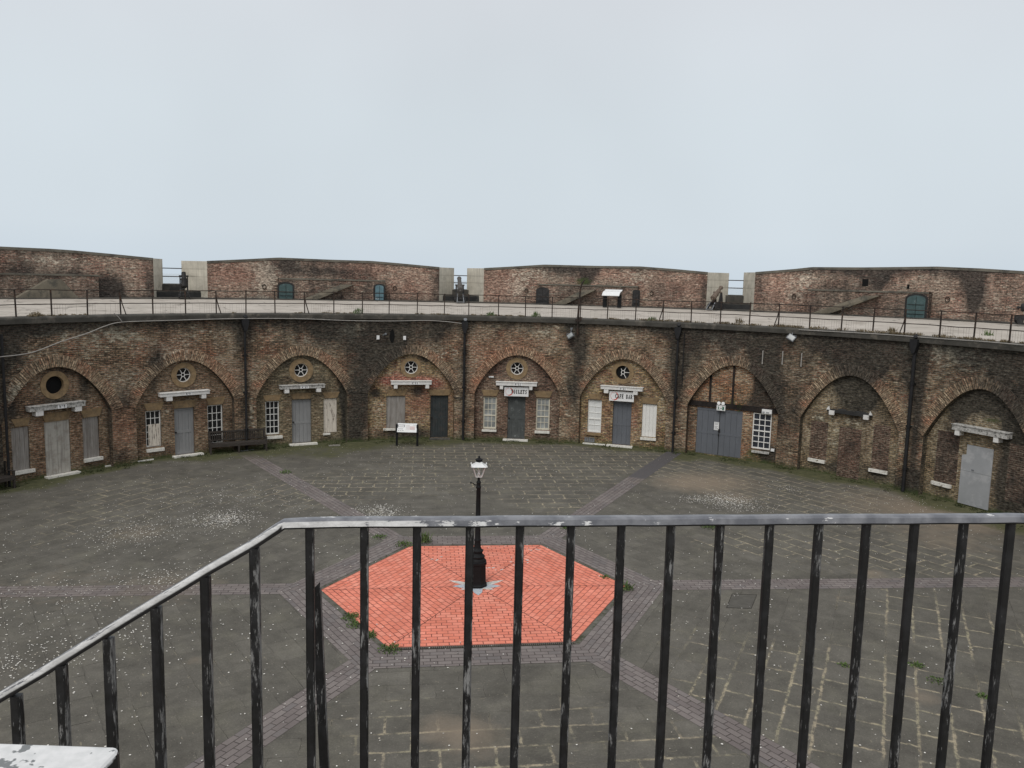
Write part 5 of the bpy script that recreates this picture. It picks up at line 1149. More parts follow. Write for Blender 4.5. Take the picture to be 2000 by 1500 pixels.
# ground: six trapezoid fields of flagstones running parallel to the hexagon sides
GBL = []
XG = [(300, 960, 3, 0, .35), (150, 1030, 2.5, 0, .3), (600, 960, 2.5, 0, .45), (800, 940, 2, 0, .4), (1450, 1060, 1.5, 0, .5), (1700, 1080, 2, 0, .5), (1900, 1100, 2, 0, .5), (1600, 1300, 1.5, 0, .5), (1350, 1250, 1, 0, .35), (1850, 1230, 1.2, 0, .5), (1100, 1400, 1, 0, .35), (700, 1380, .8, 0, .3), (1300, 1470, 1, 0, .5), (1650, 960, 3, 0, .4), (400, 1300, 1.5, 0, .15)]
for (x, y, r, ch, k) in [
    (1150, 885, 3.2, 0, 1.0), (1000, 880, 3.0, 0, .7), (850, 890, 2.6, 0, .6), (1250, 900, 2.0, 0, .9), (1100, 930, 2.0, 0, .6), (1080, 980, 1.6, 0, .7), (960, 950, 1.5, 0, .3), (1400, 920, 3.0, 0, .6), (1500, 950, 3.0, 0, .5), (1650, 1000, 2.5, 0, .3),
    (1900, 1450, 1.6, 0, .55), (1800, 1350, 1.3, 0, .5), (1550, 1400, 1.2, 0, .5), (1400, 1350, 1.0, 0, .5), (1650, 1420, 1.0, 0, .45), (1950, 1250, 1.5, 0, .4), (1750, 1180, 1.5, 0, .4), (900, 1480, .9, 0, .5), (780, 1450, .8, 0, .6), (1000, 1480, .8, 0, .5), (700, 940, 2.0, 0, .3), (200, 960, 2.0, 0, .1), (1520, 1060, 1.0, 0, .5),
    (1400, 940, 2.0, 1, .8), (1330, 945, 1.5, 1, .6), (1750, 990, 3.0, 1, .7), (1900, 1010, 2.0, 1, .9), (1850, 1060, 1.5, 1, .5), (1700, 1120, .5, 1, .8), (270, 1040, 1.2, 1, .5), (100, 1145, 2.0, 1, .4), (350, 1145, 1.5, 1, .5), (1000, 880, 2.5, 1, .4), (920, 1440, .7, 1, .8), (850, 1420, .5, 1, .5), (380, 1290, .3, 1, .6), (1440, 975, .8, 1, .5), (1800, 1360, .4, 1, .7), (1660, 1170, 1.0, 1, .3),
    (520, 880, 2.0, 2, .9), (700, 868, 2.0, 2, .9), (850, 866, 1.5, 2, .7), (60, 945, 1.5, 2, .9), (200, 915, 1.0, 2, .6), (1330, 895, 1.0, 2, .8), (1450, 905, 1.5, 2, .7), (1600, 930, 1.8, 2, .8), (1850, 985, 1.5, 2, 1.0), (1980, 1030, 1.2, 2, .9), (400, 895, 1.0, 2, .7), (1000, 866, 2, 2, .5), (1200, 880, 1.5, 2, .5), (640, 890, 1, 2, .5)]:
    P = gnd(x, y); GBL.append((P.x, P.y, r, r, ch, k))
for (x, y, r, ch, k) in XG: P = gnd(x, y); GBL.append((P.x, P.y, r, r, ch, k))
def gpaint(x, y):
    o = gauss(x, y, GBL); rr_ = sqrt(x*x+y*y); o[2] += .75*max(0, (rr_-18.9)/1.1); return tuple(min(1.5, v) for v in o)
SP = [HO[k] for k in range(6)]
def ringpt(d):      # intersection of a ray from CEN in direction d with the wall circle
    b = CEN.dot(d); c = CEN.dot(CEN)-(R+.45)**2; return CEN+d*(-b+sqrt(b*b-c))
SPD = []
SPX = {0: (10, 1156), 1: (505, 900), 2: (1300, 895), 3: (1990, 1137), 4: (1545, 1495), 5: (435, 1482)}
for k in range(6):
    P = gnd(*SPX[k]); SPD.append((Vector((P.x, P.y))-CEN).normalized())
mb = MB()
for k in range(6):
    v0, v1 = HX[k], HX[(k+1) % 6]; a0 = atan2(SPD[k].x, SPD[k].y); a1 = atan2(SPD[(k+1) % 6].x, SPD[(k+1) % 6].y)
    while a1 < a0: a1 += 2*pi
    ax = (v1-v0).normalized(); ay = Vector((-ax.y, ax.x)); ns_ = 56; nr_ = 60
    for i in range(ns_):
        for j in range(nr_):
            P = []
            for (ii, jj) in ((i, j), (i+1, j), (i+1, j+1), (i, j+1)):
                al = a0+(a1-a0)*ii/ns_; d = Vector((sin(al), cos(al))); e_ = ringpt(d); f0 = 2.4; s_ = jj/nr_
                P.append(CEN+d*f0+(e_-(CEN+d*f0))*s_)
            mb.face([(p.x, p.y, 0) for p in P][::-1], [((p-CEN).dot(ax)+k*11.3, (p-CEN).dot(ay)+.02) for p in P][::-1], [gpaint(p.x, p.y) for p in P][::-1])
tag(mb.build('courtyard_ground', M['slabs']), kind='structure')
# grey brick bands: spokes and hexagonal border
mb = MB(); HWS = .36
for k in range(6):
    d = SPD[k]; nrm = Vector((-d.y, d.x)); st = (HO[k]-CEN).length-.55; en = (ringpt(d)-CEN).length-.5; N_ = 50
    for i in range(N_):
        for j in range(4):
            P = []
            for (ii, jj) in ((i, j), (i+1, j), (i+1, j+1), (i, j+1)): P.append((st+(en-st)*ii/N_, -HWS+2*HWS*jj/4))
            W_ = [CEN+d*s+nrm*t for s, t in P]
            cl = []
            for w in W_:
                g = list(gpaint(w.x, w.y)); rr_ = (w-CEN).length; far = (k == 2 and rr_ > 13.9); g[0] = .95 if far else 0; g[1] += max(0, (rr_-11)/8)*.45; cl.append(tuple(g))
            mb.face([(w.x, w.y, .004) for w in W_], [(s, t+.145*3-.0725) for s, t in P], cl)
for k in range(6):
    a, b, c, d = HI[k], HI[(k+1) % 6], HO[(k+1) % 6], HO[k]; ax = (b-a).normalized(); ay = Vector((-ax.y, ax.x)); N_ = 14
    for i in range(N_):
        p = [a+(b-a)*i/N_, d+(c-d)*i/N_, d+(c-d)*(i+1)/N_, a+(b-a)*(i+1)/N_]
        mb.face([(q.x, q.y, .008) for q in p], [((q-a).dot(ax), (q-a).dot(ay)) for q in p], [gpaint(q.x, q.y) for q in p])
tag(mb.build('brick_path', M['greypave']), kind='structure')
# dark slot between border and red field, then the red field
mb = MB()
for k in range(6):
    a, b, c, d = HX[k], HX[(k+1) % 6], HI[(k+1) % 6], HI[k]; mb.face([(q.x, q.y, .005) for q in (a, d, c, b)])
tag(mb.build('edging_gap', simple('edging_cement', (.12, .115, .095), .9, .3, 4, (.05, .055, .03), (.5, .62))), kind='structure')
mb = MB()
for k in range(6):
    a, b = HX[k], HX[(k+1) % 6]; ax = (b-a).normalized(); ay = Vector((-ax.y, ax.x)); P = [CEN, a, b]
    mb.face([(q.x, q.y, .012) for q in P], [((q-CEN).dot(ax)+k*1.37, (q-CEN).dot(ay)) for q in P])
tag(mb.build('red_paving', M['redpave']), kind='structure')
mb = MB()                                 # mitre joints between the six red triangles
for v in HX:
    d = (v-CEN).normalized(); nr = Vector((-d.y, d.x))*.007; e_ = CEN+d*.5
    mb.face([(q.x, q.y, .0145) for q in (e_-nr, v-nr, v+nr, e_+nr)])
tag(mb.build('paving_joints', M['drain']), kind='structure')
# slotted drain along the near side of the hexagon
a, b = HX[4], HX[5]; ax = (b-a).normalized(); ay = Vector((-ax.y, ax.x)); ay = ay if ay.y < 0 else -ay; Ld = (b-a).length
dr = tag(empty('drain_channel', (0, 0, 0)), 'narrow slotted drain channel along the near edge of the red hexagon', 'drain')
m_ = MB(); q = [a, b, b+ay*.11, a+ay*.11]; m_.face([(p.x, p.y, .014) for p in q]); m_.build('channel', M['drain'], dr)
m_ = MB(); n_ = int(Ld/.045)
for i in range(n_):
    p = a+ax*(.0225+i*.045)+ay*.055; m_.box((p.x, p.y, .018), (.016, .10, .008), Matrix.Rotation(atan2(ax.y, ax.x), 3, 'Z'))
m_.build('grating', simple('drain_bars', (.17, .15, .12), .8, .3), dr)
# mosaic star round the lamp
mo = tag(empty('floor_mosaic', (CEN.x, CEN.y, 0)), 'worn white and blue mosaic star in the red paving round the lamp foot', 'mosaic')
for kk, (mm, nm) in enumerate((('mosaic_white', 'white_rays'), ('mosaic_blue', 'blue_rays'))):
    m_ = MB()
    for j in range(3 if kk else 6):
        al = (radians(60*j+30) if kk == 0 else radians((180, 0, -88)[j])); ln = (.75, .64)[kk] if kk else (.85 if j in (0, 2) else .5)
        w_ = .15 if kk else .11
        c_ = Vector((cos(al), sin(al))); s_ = Vector((-sin(al), cos(al)))
        m_.face([(v.x, v.y, .0165+.001*kk) for v in (c_*.05-s_*w_*1.1, c_*ln*.7-s_*w_*.7, c_*ln, c_*ln*.7+s_*w_*.7, c_*.05+s_*w_*1.1)])
    m_.build(nm, M[mm], mo)
m_ = MB()
for (px, py, n) in ((1020, 1098, 6), (1052, 1075, 5), (870, 1098, 4), (1030, 1105, 4), (980, 1118, 5)):
    for k in range(n):
        P = gnd(px+random.uniform(-16, 16), py+random.uniform(-6, 6)); w_ = random.uniform(.04, .10); h_ = random.uniform(.03, .05); m_.box((P.x, P.y, .0145), (w_, h_, .004), Matrix.Rotation(random.uniform(-.2, .2)+radians(30), 3, 'Z'))
m_.build('loose_tesserae', M['mosaic_white'], mo)
# inspection cover on the right
a, b, c, d = [gnd(*q) for q in ((1430, 1160), (1478, 1162), (1467, 1189), (1419, 1187))]
ic = tag(empty('inspection_cover', (0, 0, 0)), 'flat square inspection cover outlined in the flagstones right of the hexagon', 'manhole cover')
m_ = MB()
for p, q in ((a, b), (b, c), (c, d), (d, a)): m_.bar((p.x, p.y, .004), (q.x, q.y, .004), .014, .004)
m_.build('cover_rim', M['drain'], ic)
m_ = MB(); cc = (a+b+c+d)/4; m_.face([((p.x-cc.x)*.95+cc.x, (p.y-cc.y)*.95+cc.y, .003) for p in (d, c, b, a)]); m_.build('cover_plate', simple('cover_stone', (.095, .09, .078), .9, .2, 5), ic)

# ------------------------------------------------------------------ lamp post
lp = empty('street_lamp', (CEN.x, CEN.y+.08, .012))
m_ = MB(); m_.lathe([(.285, 0), (.285, .05), (.262, .07), (.252, .10), (.242, .58), (.262, .60), (.262, .66), (.22, .67)], 8, None, (0, 0, 0), pi/8); m_.build('base', M['lamp_black'], lp)
m_ = MB(); m_.lathe([(.225, .66), (.215, .72), (.175, .76), (.195, .78), (.195, .81), (.14, .86), (.13, .91), (.155, .93), (.155, .96), (.11, .99), (.09, 1.05), (.078, 1.20), (.09, 1.21), (.09, 1.24), (.074, 1.26), (.068, 1.60), (.08, 1.61), (.08, 1.64), (.064, 1.66), (.056, 2.60), (.065, 2.62), (.07, 2.65), (.055, 2.67), (.05, 2.72), (.062, 2.77), (.035, 2.82), (.03, 2.90)], 16); m_.build('column', M['lamp_black'], lp, smooth=True)
m_ = MB(); m_.tube([(0, 0, 2.70), (-.10, 0, 2.70), (-.14, 0, 2.74), (-.19, 0, 2.755)], [.016, .014, .014, .012], 8); m_.lathe([(.0, -.025), (.022, -.015), (.022, .015), (0, .025)], 10, None, (-.20, 0, 2.755)); m_.build('ladder_bar', M['lamp_black'], lp, smooth=True)
lan = MB(); zb_, zt_ = 2.93, 3.21; wb, wt = .075, .155
for sx in (-1, 1):
    for sy in (-1, 1): lan.bar((sx*wb, sy*wb, zb_), (sx*wt, sy*wt, zt_), .018)
for w_, z in ((wb, zb_), (wt, zt_)):
    for s_ in (-1, 1): lan.bar((-w_, s_*w_, z), (w_, s_*w_, z), .02); lan.bar((s_*w_, -w_, z), (s_*w_, w_, z), .02)
lo = lan.build('lantern', M['lamp_white'], lp)
m_ = MB(); P0 = [(-wb, -wb), (wb, -wb), (wb, wb), (-wb, wb)]; P1 = [(-wt, -wt), (wt, -wt), (wt, wt), (-wt, wt)]
for k in range(4): l = (k+1) % 4; m_.face([(P0[k][0]*.96, P0[k][1]*.96, zb_), (P0[l][0]*.96, P0[l][1]*.96, zb_), (P1[l][0]*.96, P1[l][1]*.96, zt_), (P1[k][0]*.96, P1[k][1]*.96, zt_)])
m_.build('lantern_glass', M['lantern_glass'], lo)
m_ = MB(); R4 = [(.285, 3.205), (.24, 3.215), (.15, 3.265), (.10, 3.32)]; m_.lathe(R4, 4, None, (0, 0, 0), pi/4)
for k in range(4): al = pi/4+k*pi/2; m_.lathe([(.02, 0), (.012, .03), (0, .045)], 6, None, (.28*cos(al), .28*sin(al), 3.215))
m_.build('lantern_roof', M['lamp_white'], lo)
m_ = MB(); m_.lathe([(.085, 3.315), (.085, 3.36), (.10, 3.365), (.10, 3.38), (.04, 3.41), (.02, 3.43), (.03, 3.45), (0, 3.48)], 12); m_.build('lantern_finial', M['lamp_black'], lo, smooth=True)
m_ = MB(); m_.lathe([(.02, 2.93), (.03, 2.98), (.035, 3.08), (.0, 3.12)], 10); m_.build('lamp_mantle', M['lamp_white'], lo)
tag(lp, 'black cast iron lamp post with white lantern standing on the red hexagon', 'lamp post')

# ------------------------------------------------------------------ benches
def bench(P, rz, ln, label):
    o = empty('park_bench', P, rz); h = .42
    for i, sx in enumerate((-1, 0, 1)):
        m_ = MB(); x = sx*(ln/2-.04)
        m_.b2((x-.035, -.05, 0), (x+.035, .02, h)); m_.b2((x-.035, .42, 0), (x+.035, .49, .95 if sx else h)); 
        if sx: m_.b2((x-.036, -.06, .62), (x+.036, .45, .66)); m_.b2((x-.035, -.05, h), (x+.035, .02, .62)); 
        m_.b2((x-.030, .02, .30), (x+.030, .42, .36)); m_.build('leg', M['bench'], o)
    m_ = MB()
    for k in range(5): m_.b2((-ln/2, -.04+k*.095, h), (ln/2, .04+k*.095, h+.03))
    m_.build('seat', M['bench'], o); m_ = MB(); m_.b2((-ln/2, -.052, h-.10), (ln/2, -.04, h)); m_.build('apron', M['bench'], o)
    m_ = MB(); m_.b2((-ln/2, .425, .88), (ln/2, .475, .96)); m_.b2((-ln/2, .43, .52), (ln/2, .47, .57)); n = int(ln/.09)
    for k in range(1, n): x = -ln/2+ln*k/n; m_.b2((x-.023, .44, .57), (x+.023, .46, .88))
    m_.build('backrest', M['bench'], o); return tag(o, label, 'bench', 'dark timber benches against the wall')
a, b = gnd(410, 888), gnd(522, 880); c = (a+b)/2; tv = (b-a); rz_ = atan2(tv.y, tv.x)
bench((c.x, c.y, 0), rz_, tv.length, 'long dark timber bench in front of the right window of N°9')
c = gnd(-28, 966); ph = atan2(c.x, c.y); bench((c.x, c.y, 0), -ph, 2.2, 'dark timber bench end at the left edge of the photo')
# information board in front of N11
a, b = gnd(775, 870), gnd(815, 871); c = (a+b)/2; tv = b-a; rz_ = atan2(tv.y, tv.x); wd = tv.length
ib = empty('information_board', (c.x, c.y, 0), rz_)
for s_ in (-1, 1): m_ = MB(); m_.b2((s_*wd/2-.045, -.05, 0), (s_*wd/2+.045, .05, 1.02)); m_.bar((s_*wd/2, -.14, .66), (s_*wd/2, .10, 1.03), .07, .05); m_.build('post', M['lamp_black'], ib)
T_ = Matrix.Rotation(radians(-33), 3, 'X'); bc = Vector((0, -.03, .87)); m_ = MB(); m_.box(bc, (wd-.06, .02, .46), T_); pn = m_.build('panel', M['lamp_white'], ib)
def dec(x0, z0, x1, z1, mt, nm, pr=.013):
    m_ = MB(); m_.box(bc+T_ @ Vector(((x0+x1)/2, -pr, (z0+z1)/2)), (x1-x0, .004, z1-z0), T_); m_.build(nm, M[mt], pn)
hw_ = wd/2
dec(-hw_+.06, .03, -hw_+.38, .16, 'grey', 'picture'); dec(-hw_+.08, .055, -hw_+.34, .115, 'whitebox', 'picture', .0165); dec(-hw_+.07, -.075, -hw_+.30, -.045, 'grey', 'picture')
dec(hw_-.36, -.10, hw_-.12, .08, 'palegrey', 'picture'); dec(hw_-.22, .14, hw_-.10, .155, 'grey', 'text_lines')
for k in range(9): dec(-.06, .14-.03*k, .14-random.uniform(0, .03), .147-.03*k, 'palegrey', 'text_lines')
for k in range(3): dec(-hw_+.07+.1*k, -.16, -hw_+.13+.1*k, -.13, 'grey', 'picture')
tag(ib, 'white information board on two black posts before the grey boarded window', 'information board')
# loose plank / stone edging strips by the wall
def strip(P, Q, w, h, mat, name, label, cat):
    a, b = gnd(*P), gnd(*Q); m_ = MB(); m_.bar((a.x, a.y, h/2), (b.x, b.y, h/2), w, h); tag(m_.build(name, M[mat]), label, cat)
strip((205, 912), (300, 898), .06, .05, 'sill', 'white_kerb_strip', 'thin white painted strip on the ground between N°8 and N°9', 'kerb')
strip((468, 882), (496, 879), .05, .04, 'lead', 'loose_bar', 'pale bar lying under the long bench', 'bar')
strip((642, 871), (664, 870), .25, .03, 'concrete', 'loose_slab', 'small loose pale slab on the ground right of the plank door casemate', 'slab')

# ------------------------------------------------------------------ weeds, moss, fallen petals
def tuft(mb_, c, r, h, n, lean=.6, w=.02):
    for k in range(n):
        a = random.uniform(0, 2*pi); rr_ = r*random.random()**.7; p = Vector(c)+Vector((cos(a)*rr_, sin(a)*rr_, 0)); b = random.uniform(0, 2*pi); hh = h*random.uniform(.4, 1.0)
        d = Vector((cos(b), sin(b), 0)); s_ = Vector((-sin(b), cos(b), 0))*w*random.uniform(.6, 1.4); tip = p+d*hh*lean*random.random()+Vector((0, 0, hh)); mid = p+(tip-p)*.5+Vector((0, 0, hh*.12))
        mb_.face([p-s_*.5, mid-s_, tip, mid+s_]); 
def leafclump(mb_, c, r, h, n, s=.04):
    for k in range(n):
        a = random.uniform(0, 2*pi); rr_ = r*sqrt(random.random()); z = h*random.random()*(1-rr_/r*.6); p = Vector(c)+Vector((cos(a)*rr_, sin(a)*rr_, z)); nrm = Vector((random.uniform(-1, 1), random.uniform(-1, 1), random.uniform(.2, 1))).normalized()
        t = nrm.orthogonal().normalized(); t = Matrix.Rotation(random.uniform(0, 6.28), 3, nrm) @ t; b = nrm.cross(t); q = s*random.uniform(.5, 1.3)
        mb_.face([p-t*q, p-b*q*.5, p+t*q, p+b*q*.5])
mb = MB()                                  # ground cover at the foot of the wall
for k in range(420):
    ph = radians(random.uniform(-66, 78)); r_ = R-abs(random.gauss(0, .22))-.05; c = pol(r_, ph, 0)
    if noise.noise(Vector((ph*9, 5, 0))) < -.1: continue
    leafclump(mb, c, random.uniform(.08, .25), random.uniform(.03, .10), 22, .03)
tag(mb.build('wall_foot_weeds', M['moss']), 'low dark weeds and moss creeping along the foot of the courtyard wall', 'weeds', kind='stuff')
mb = MB()
for k in range(260):
    ph = radians(random.uniform(-64, 74)); d = noise.noise(Vector((ph*7, 1, 0)))
    if d < .0 and ph < radians(15): continue
    c = pol(R+random.uniform(-.05, .30), ph, HT+.01); sz = random.uniform(.5, 1.0)*(1.0 if ph > .4 else .6)
    tuft(mb, c, .22*sz, .16*sz, 26, 1.2, .012)
tag(mb.build('dry_edge_grass', M['leaf_dry']), 'dry brown grass tufts growing along the terrace edge', 'dry grass', kind='stuff')
def weed(px, py, r, h, n, label, z=0.0, s=.04, mat='leaf', P=None):
    c = P or gnd(px, py, z); m_ = MB(); leafclump(m_, c, r*1.25, h*1.15, int(n*1.3), s*.8); tuft(m_, c, r*.9, h*1.5, n//2, .8, .012); tag(m_.build('weed', M[mat]), label, 'weed', 'weeds rooted in the paving and terrace edge')
for (px, py, r, h, n, lb) in [
    (828, 1060, .20, .26, 150, 'tall green weed at the upper left edge of the red hexagon'), (790, 1066, .22, .12, 90, 'low weed at the upper left corner of the red hexagon'),
    (742, 1050, .18, .08, 60, 'low weed on the upper left paving spoke'), (686, 1207, .20, .10, 90, 'green weed on the left lower edge of the red hexagon'), (692, 1222, .16, .08, 60, 'small weed just below another on the left lower hexagon edge'),
    (722, 1243, .15, .10, 80, 'green weed between two railing bars at the lower left hexagon edge'), (762, 1270, .22, .09, 110, 'spreading weed at the lower left corner of the red hexagon'),
    (1222, 1152, .16, .18, 70, 'green weed at the right corner of the red hexagon'), (1388, 1030, .26, .12, 130, 'green clump on the flagstones just under the top rail, right of centre'), (1104, 1032, .15, .08, 50, 'small weed on the upper right paving spoke'),
    (557, 924, .20, .12, 60, 'small green tuft on the upper left paving spoke far away'), (1182, 1128, .12, .05, 40, 'tiny weed by the right lower seam of the hexagon'),
    (1648, 1300, .10, .05, 40, 'small clump in a flagstone joint at lower right'), (1790, 1300, .14, .05, 50, 'clump in a pale flagstone joint at lower right'), (1920, 1360, .10, .05, 40, 'clump in a joint near the lower right corner'), (1830, 1330, .16, .04, 50, 'flat clump on the pale patch at lower right')]:
    weed(px, py, r, h, n, lb)
for (px, py, h, mat, lb) in [(699, 606, .24, 'leaf', 'bright green tuft on the terrace edge left of the middle embrasure'), (958, 612, .16, 'leaf', 'green tuft on the terrace edge right of the TOILETS downpipe'), (1047, 615, .20, 'leaf', 'green tuft on the terrace edge above the TOILETS casemate'), (1275, 618, .15, 'leaf', 'pale tuft on the terrace edge above the CAFÉ BAR casemate'),
                             (67, 612, .14, 'leaf_dry', 'brown tuft on the terrace edge near the left edge'), (1445, 620, .26, 'leaf_dry', 'brown tuft on the terrace edge above the double doors'), (1745, 634, .22, 'leaf_dry', 'brown tuft on the terrace edge left of the downpipe by the metal sheet'), (1875, 640, .22, 'leaf', 'wide green clump on the terrace near the right edge')]:
    ph = cyl(px, py, R+.25)[0]; weed(0, 0, .20, h, 90, lb, mat=mat, P=pol(R+(.18 if px != 1875 else 2.2), ph, HT+.02))
weed(0, 0, .14, .5, 110, 'green growth hanging on the beam above the double doors', P=pol(R+.24, phk(14)+radians(.9), 2.25), s=.035)
# petals / feather litter
mb = MB(); CL = [(440, 1015, .9, 600, .35), (740, 1000, .9, 420, .3), (1420, 978, 1.1, 650, .4), (1350, 975, .6, 120, .3), (1470, 990, 1.2, 160, .3), (270, 1040, 1.6, 420, .5), (60, 1290, 1.2, 200, .5), (330, 1130, 1.2, 180, .4), (100, 1180, 2.5, 260, .5), (1540, 955, .6, 50, .3), (450, 980, 2.5, 300, .5), (1750, 980, 2.0, 140, .4), (250, 1250, 1.5, 180, .6)]
pts = []
for (x, y, r, n, k) in CL:
    c = gnd(x, y)
    for _ in range(n): pts.append((c.x+random.gauss(0, r*.5), c.y+random.gauss(0, r*.5), 1.0 if r > 1.15 else 1.1))
for _ in range(9500):
    a = random.uniform(0, 2*pi); r_ = 19.3*sqrt(random.random()); x, y = r_*sin(a), r_*cos(a); d = noise.noise(Vector((x*.25, y*.25, 4)))+.25*(x < -2)
    if random.random() < .45+d: pts.append((x, y, 1.0))
hexr = 3.3
for x, y, k in pts:
    if x*x+y*y > 19.4**2: continue
    if (Vector((x, y))-CEN).length < hexr and random.random() < .9: continue
    s_ = random.uniform(.010, .023)*k*(1.25 if random.random() < .06 else 1); a = random.uniform(0, pi); z = .013+random.uniform(0, .004); e_ = random.uniform(.5, 1)
    pp = [(x+s_*cos(a+t)*(1 if j % 2 else e_), y+s_*sin(a+t)*(1 if j % 2 else e_), z+random.uniform(0, .006)) for j, t in enumerate((0, 1.1, 2.4, 3.5, 4.9))]
    mb.face(pp)
tag(mb.build('petal_litter', M['petal']), 'white petals and scraps scattered over the courtyard floor', 'litter', kind='stuff')

# ------------------------------------------------------------------ near stair railing
ZR = CAM.z-.50
sr = empty('stair_railing', (0, 0, 0))
def nr(x, y, z=ZR): return gnd(x, y, z)
A_ = nr(560, 1020); B_ = nr(2010, 1012)
tv = (B_-A_).normalized(); Rr0 = A_; Bx = A_+tv*2.6
# slope direction: the stair runs down to the left
SLP_PX = [(0, 1362), (120, 1290), (212, 1232), (307, 1174), (402, 1116), (497, 1062), (540, 1032)]
sdir = Vector((-1, -.10, 0)).normalized(); nrm = Vector((-sdir.y, sdir.x, 0))
def onplane(x, y): return vplane(x, y, A_, nrm)
SL = [onplane(x, y) for x, y in SLP_PX]
far = SL[0]+(SL[0]-SL[2])*1.0
path = [far]+SL[:-1]+[onplane(543, 1031), onplane(556, 1023), A_+tv*.035+Vector((0, 0, -.001)), A_+tv*.10, A_+tv*.5, A_+tv*1.2, Bx]
m_ = MB(); W2, H2 = .021, .0155
def railprof(P):
    prof = [(-.017, -.005), (-.014, -.009), (.014, -.009), (.017, -.005), (.014, .006), (.008, .0095), (-.008, .0095), (-.014, .006)]; rings = []
    for i, p in enumerate(P):
        t = (P[min(i+1, len(P)-1)]-P[max(i-1, 0)]).normalized(); s_ = t.cross(Vector((0, 0, 1))).normalized(); u_ = s_.cross(t); ks = 1-.50*min(1, max(0, (-1.30-p.x)/.06)); rings.append([p+s_*a*ks+u_*b for a, b in prof])
    for i in range(len(rings)-1):
        for k in range(8): l = (k+1) % 8; m_.face([rings[i][k], rings[i][l], rings[i+1][l], rings[i+1][k]])
    m_.face(rings[0][::-1]); m_.face(rings[-1])
dense = []
for a, b in zip(path[:-1], path[1:]):
    n = max(1, int((b-a).length/.04)); dense += [a+(b-a)*i/n for i in range(n)]
dense.append(path[-1])
dense = [p+Vector((0, 0, .0012*noise.noise(p*40))) for p in dense]
railprof(dense); m_.build('top_rail', M['top_rail'], sr, smooth=True)
BX = [(605, 1022), (712, 1020), (815, 1020), (918, 1019), (1016, 1019), (1116, 1018), (1214, 1018), (1311, 1018), (1407, 1017), (1504, 1017), (1600, 1017), (1693, 1017), (1787, 1017), (1883, 1016), (1975, 1016), (2066, 1016)]
BB = [603, 708, 808, 910, 1004, 1102, 1200, 1292, 1384, 1476, 1573, 1663, 1753, 1842, 1932, 2020]
ZP = ZR-1.08
pn_ = Vector((-tv.y, tv.x, 0))
def baluster(p, zbot, w=.0170, tw=0.0, leanx=0.0):
    m_ = MB(); n = 10; top = p.z-.010; rz = Matrix.Rotation(atan2(tv.y, tv.x)+tw, 3, 'Z'); prev = None
    q0 = Vector((p.x, p.y, top)); q1 = Vector((p.x+leanx, p.y, zbot)); R_ = []
    for i in range(n+1):
        c = q0+(q1-q0)*i/n; j = w/2*(1+.03*noise.noise(Vector((p.x*50, i*.7, 0)))); b_ = .0028
        R_.append([c+rz @ Vector((x, y, 0)) for x, y in ((-j+b_, -j), (j-b_, -j), (j, -j+b_), (j, j-b_), (j-b_, j), (-j+b_, j), (-j, j-b_), (-j, -j+b_))])
    for i in range(n):
        for k in range(8): l = (k+1) % 8; m_.face([R_[i][k], R_[i+1][k], R_[i+1][l], R_[i][l]])
    m_.face(R_[0]); m_.face(R_[-1][::-1]); return m_.build('baluster', M['rail_bar'], sr)
for (x, y) in BX:
    P = vplane(x, y, A_, pn_); baluster(Vector((P.x, P.y, ZR)), ZP, tw=random.uniform(-.07, .07))
for i, (x, y) in enumerate([(497, 1064), (401, 1120), (305, 1180), (212, 1240), (120, 1292), (32, 1352)]):
    P = onplane(x, y); dl = (P-A_).length; baluster(P+Vector((0, 0, .004)), P.z-1.05, tw=-.12+random.uniform(-.08, .08), w=.0188)
# stub post standing beside the first full baluster
P = vplane(618, 1152, A_+pn_*.10, pn_); Q = vplane(634, 1500, A_+pn_*.10, pn_); m_ = MB(); dd = (Q-P); m_.bar(P, P+dd*2.2, .019, .019, Vector((0, 1, 0)))
m_.face([P+Vector((-.01, -.0098, 0)), P+Vector((.0095, -.0098, .0)), P+Vector((.0095, -.0098, .022))]); m_.build('stub_post', M['rail_bar'], sr)
tag(sr, 'black iron stair railing with flaking paint in the foreground', 'railing')
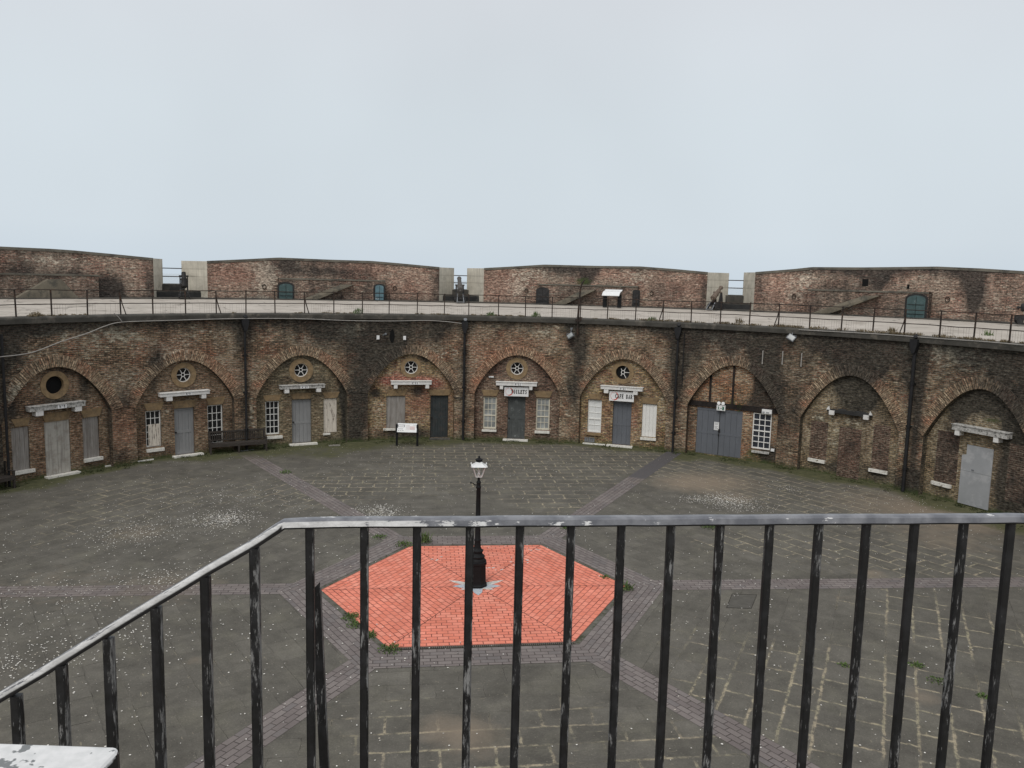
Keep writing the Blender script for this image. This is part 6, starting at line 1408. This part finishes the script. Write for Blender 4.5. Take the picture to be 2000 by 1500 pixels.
# near handrail end at the lower left: thick flat rail, white paint peeling
ZH = CAM.z-.50
c1 = gnd(-60, 1446, ZH); c2 = gnd(233, 1456, ZH); d_ = (c2-c1).normalized(); pr_ = Vector((d_.y, -d_.x, 0))
hr = empty('stair_handrail', (0, 0, 0)); m_ = MB(); E0 = c2-d_*.9
P = [E0, c2, c2+d_*.004+pr_*.012, c2+pr_*.075, E0+pr_*.075]
N_ = len(P); m_.face([(p.x, p.y, ZH) for p in P][::-1]); m_.face([(p.x, p.y, ZH-.045) for p in P])
for k in range(N_): p, q = P[k], P[(k+1) % N_]; m_.face([(p.x, p.y, ZH-.045), (q.x, q.y, ZH-.045), (q.x, q.y, ZH), (p.x, p.y, ZH)])
ho = m_.build('handrail', M['handrail'], hr, merge=True)
bv = ho.modifiers.new('bevel', 'BEVEL'); bv.width = .006; bv.segments = 3
m_ = MB(); q = c2-d_*.35+pr_*.04; m_.bar((q.x, q.y, ZH-.046), (q.x, q.y, ZH-1.05), .03); m_.build('handrail_post', M['rail_bar'], hr)
tag(hr, 'thick handrail end with peeling white paint at the lower left corner', 'handrail')
# landing and stair flight (below the frame)
mb = MB(); y1 = A_.y-.02
mb.b2((-1.32, -20.6, ZP-.22), (1.6, y1+.06, ZP)); mb.b2((-1.30, -20.3, -0.01), (1.5, y1, ZP-.221))
tag(mb.build('stair_landing', M['concrete']), 'concrete landing at the head of the stair, under the near railing', 'landing')
mb = MB(); n_ = 32; tread = .27; slope = (SL[-1].z-SL[0].z)/((SL[-1]-SL[0]).xy.length)
rise = min(.19, tread*slope)
x = -1.34; z = ZP; i = 0
while z > .1 and i < 60:
    z -= rise; mb.b2((x-tread, -20.1, max(-.01, z-.35)), (x-.001, y1+.0-.27*i*.1 if False else y1, z)); x -= tread; i += 1
tag(mb.build('stair_flight', M['concrete']), 'concrete stair flight going down to the left beside the near railing', 'stairs')

# ------------------------------------------------------------------ sea and land outside
mb = MB(); mb.face([(-5000, -5000, -8.01), (5000, -5000, -8.01), (5000, 5000, -8.01), (-5000, 5000, -8.01)]); tag(mb.build('sea', M['sea']), kind='structure')
mb = MB()                                  # rear half of the outer parapet, plain
for k in range(80):
    p0 = radians(63.6)+radians(230.4)*k/80; p1 = radians(63.6)+radians(230.4)*(k+1)/80
    for (r0, z0), (r1, z1) in (((RP, 6.4), (RP, 8.8)), ((RP, 8.8), (RO, 8.3)), ((RO, 8.3), (RO, -8))):
        mb.face([pol(r0, p0, z0), pol(r0, p1, z0), pol(r1, p1, z1), pol(r1, p0, z1)], [(p0*RP, z0), (p1*RP, z0), (p1*RP, z1), (p0*RP, z1)], [(.3, 0, 0, 0)]*4)
tag(mb.build('rear_parapet', BR['merlon']), 'brick parapet closing the ring behind the viewer', 'parapet')
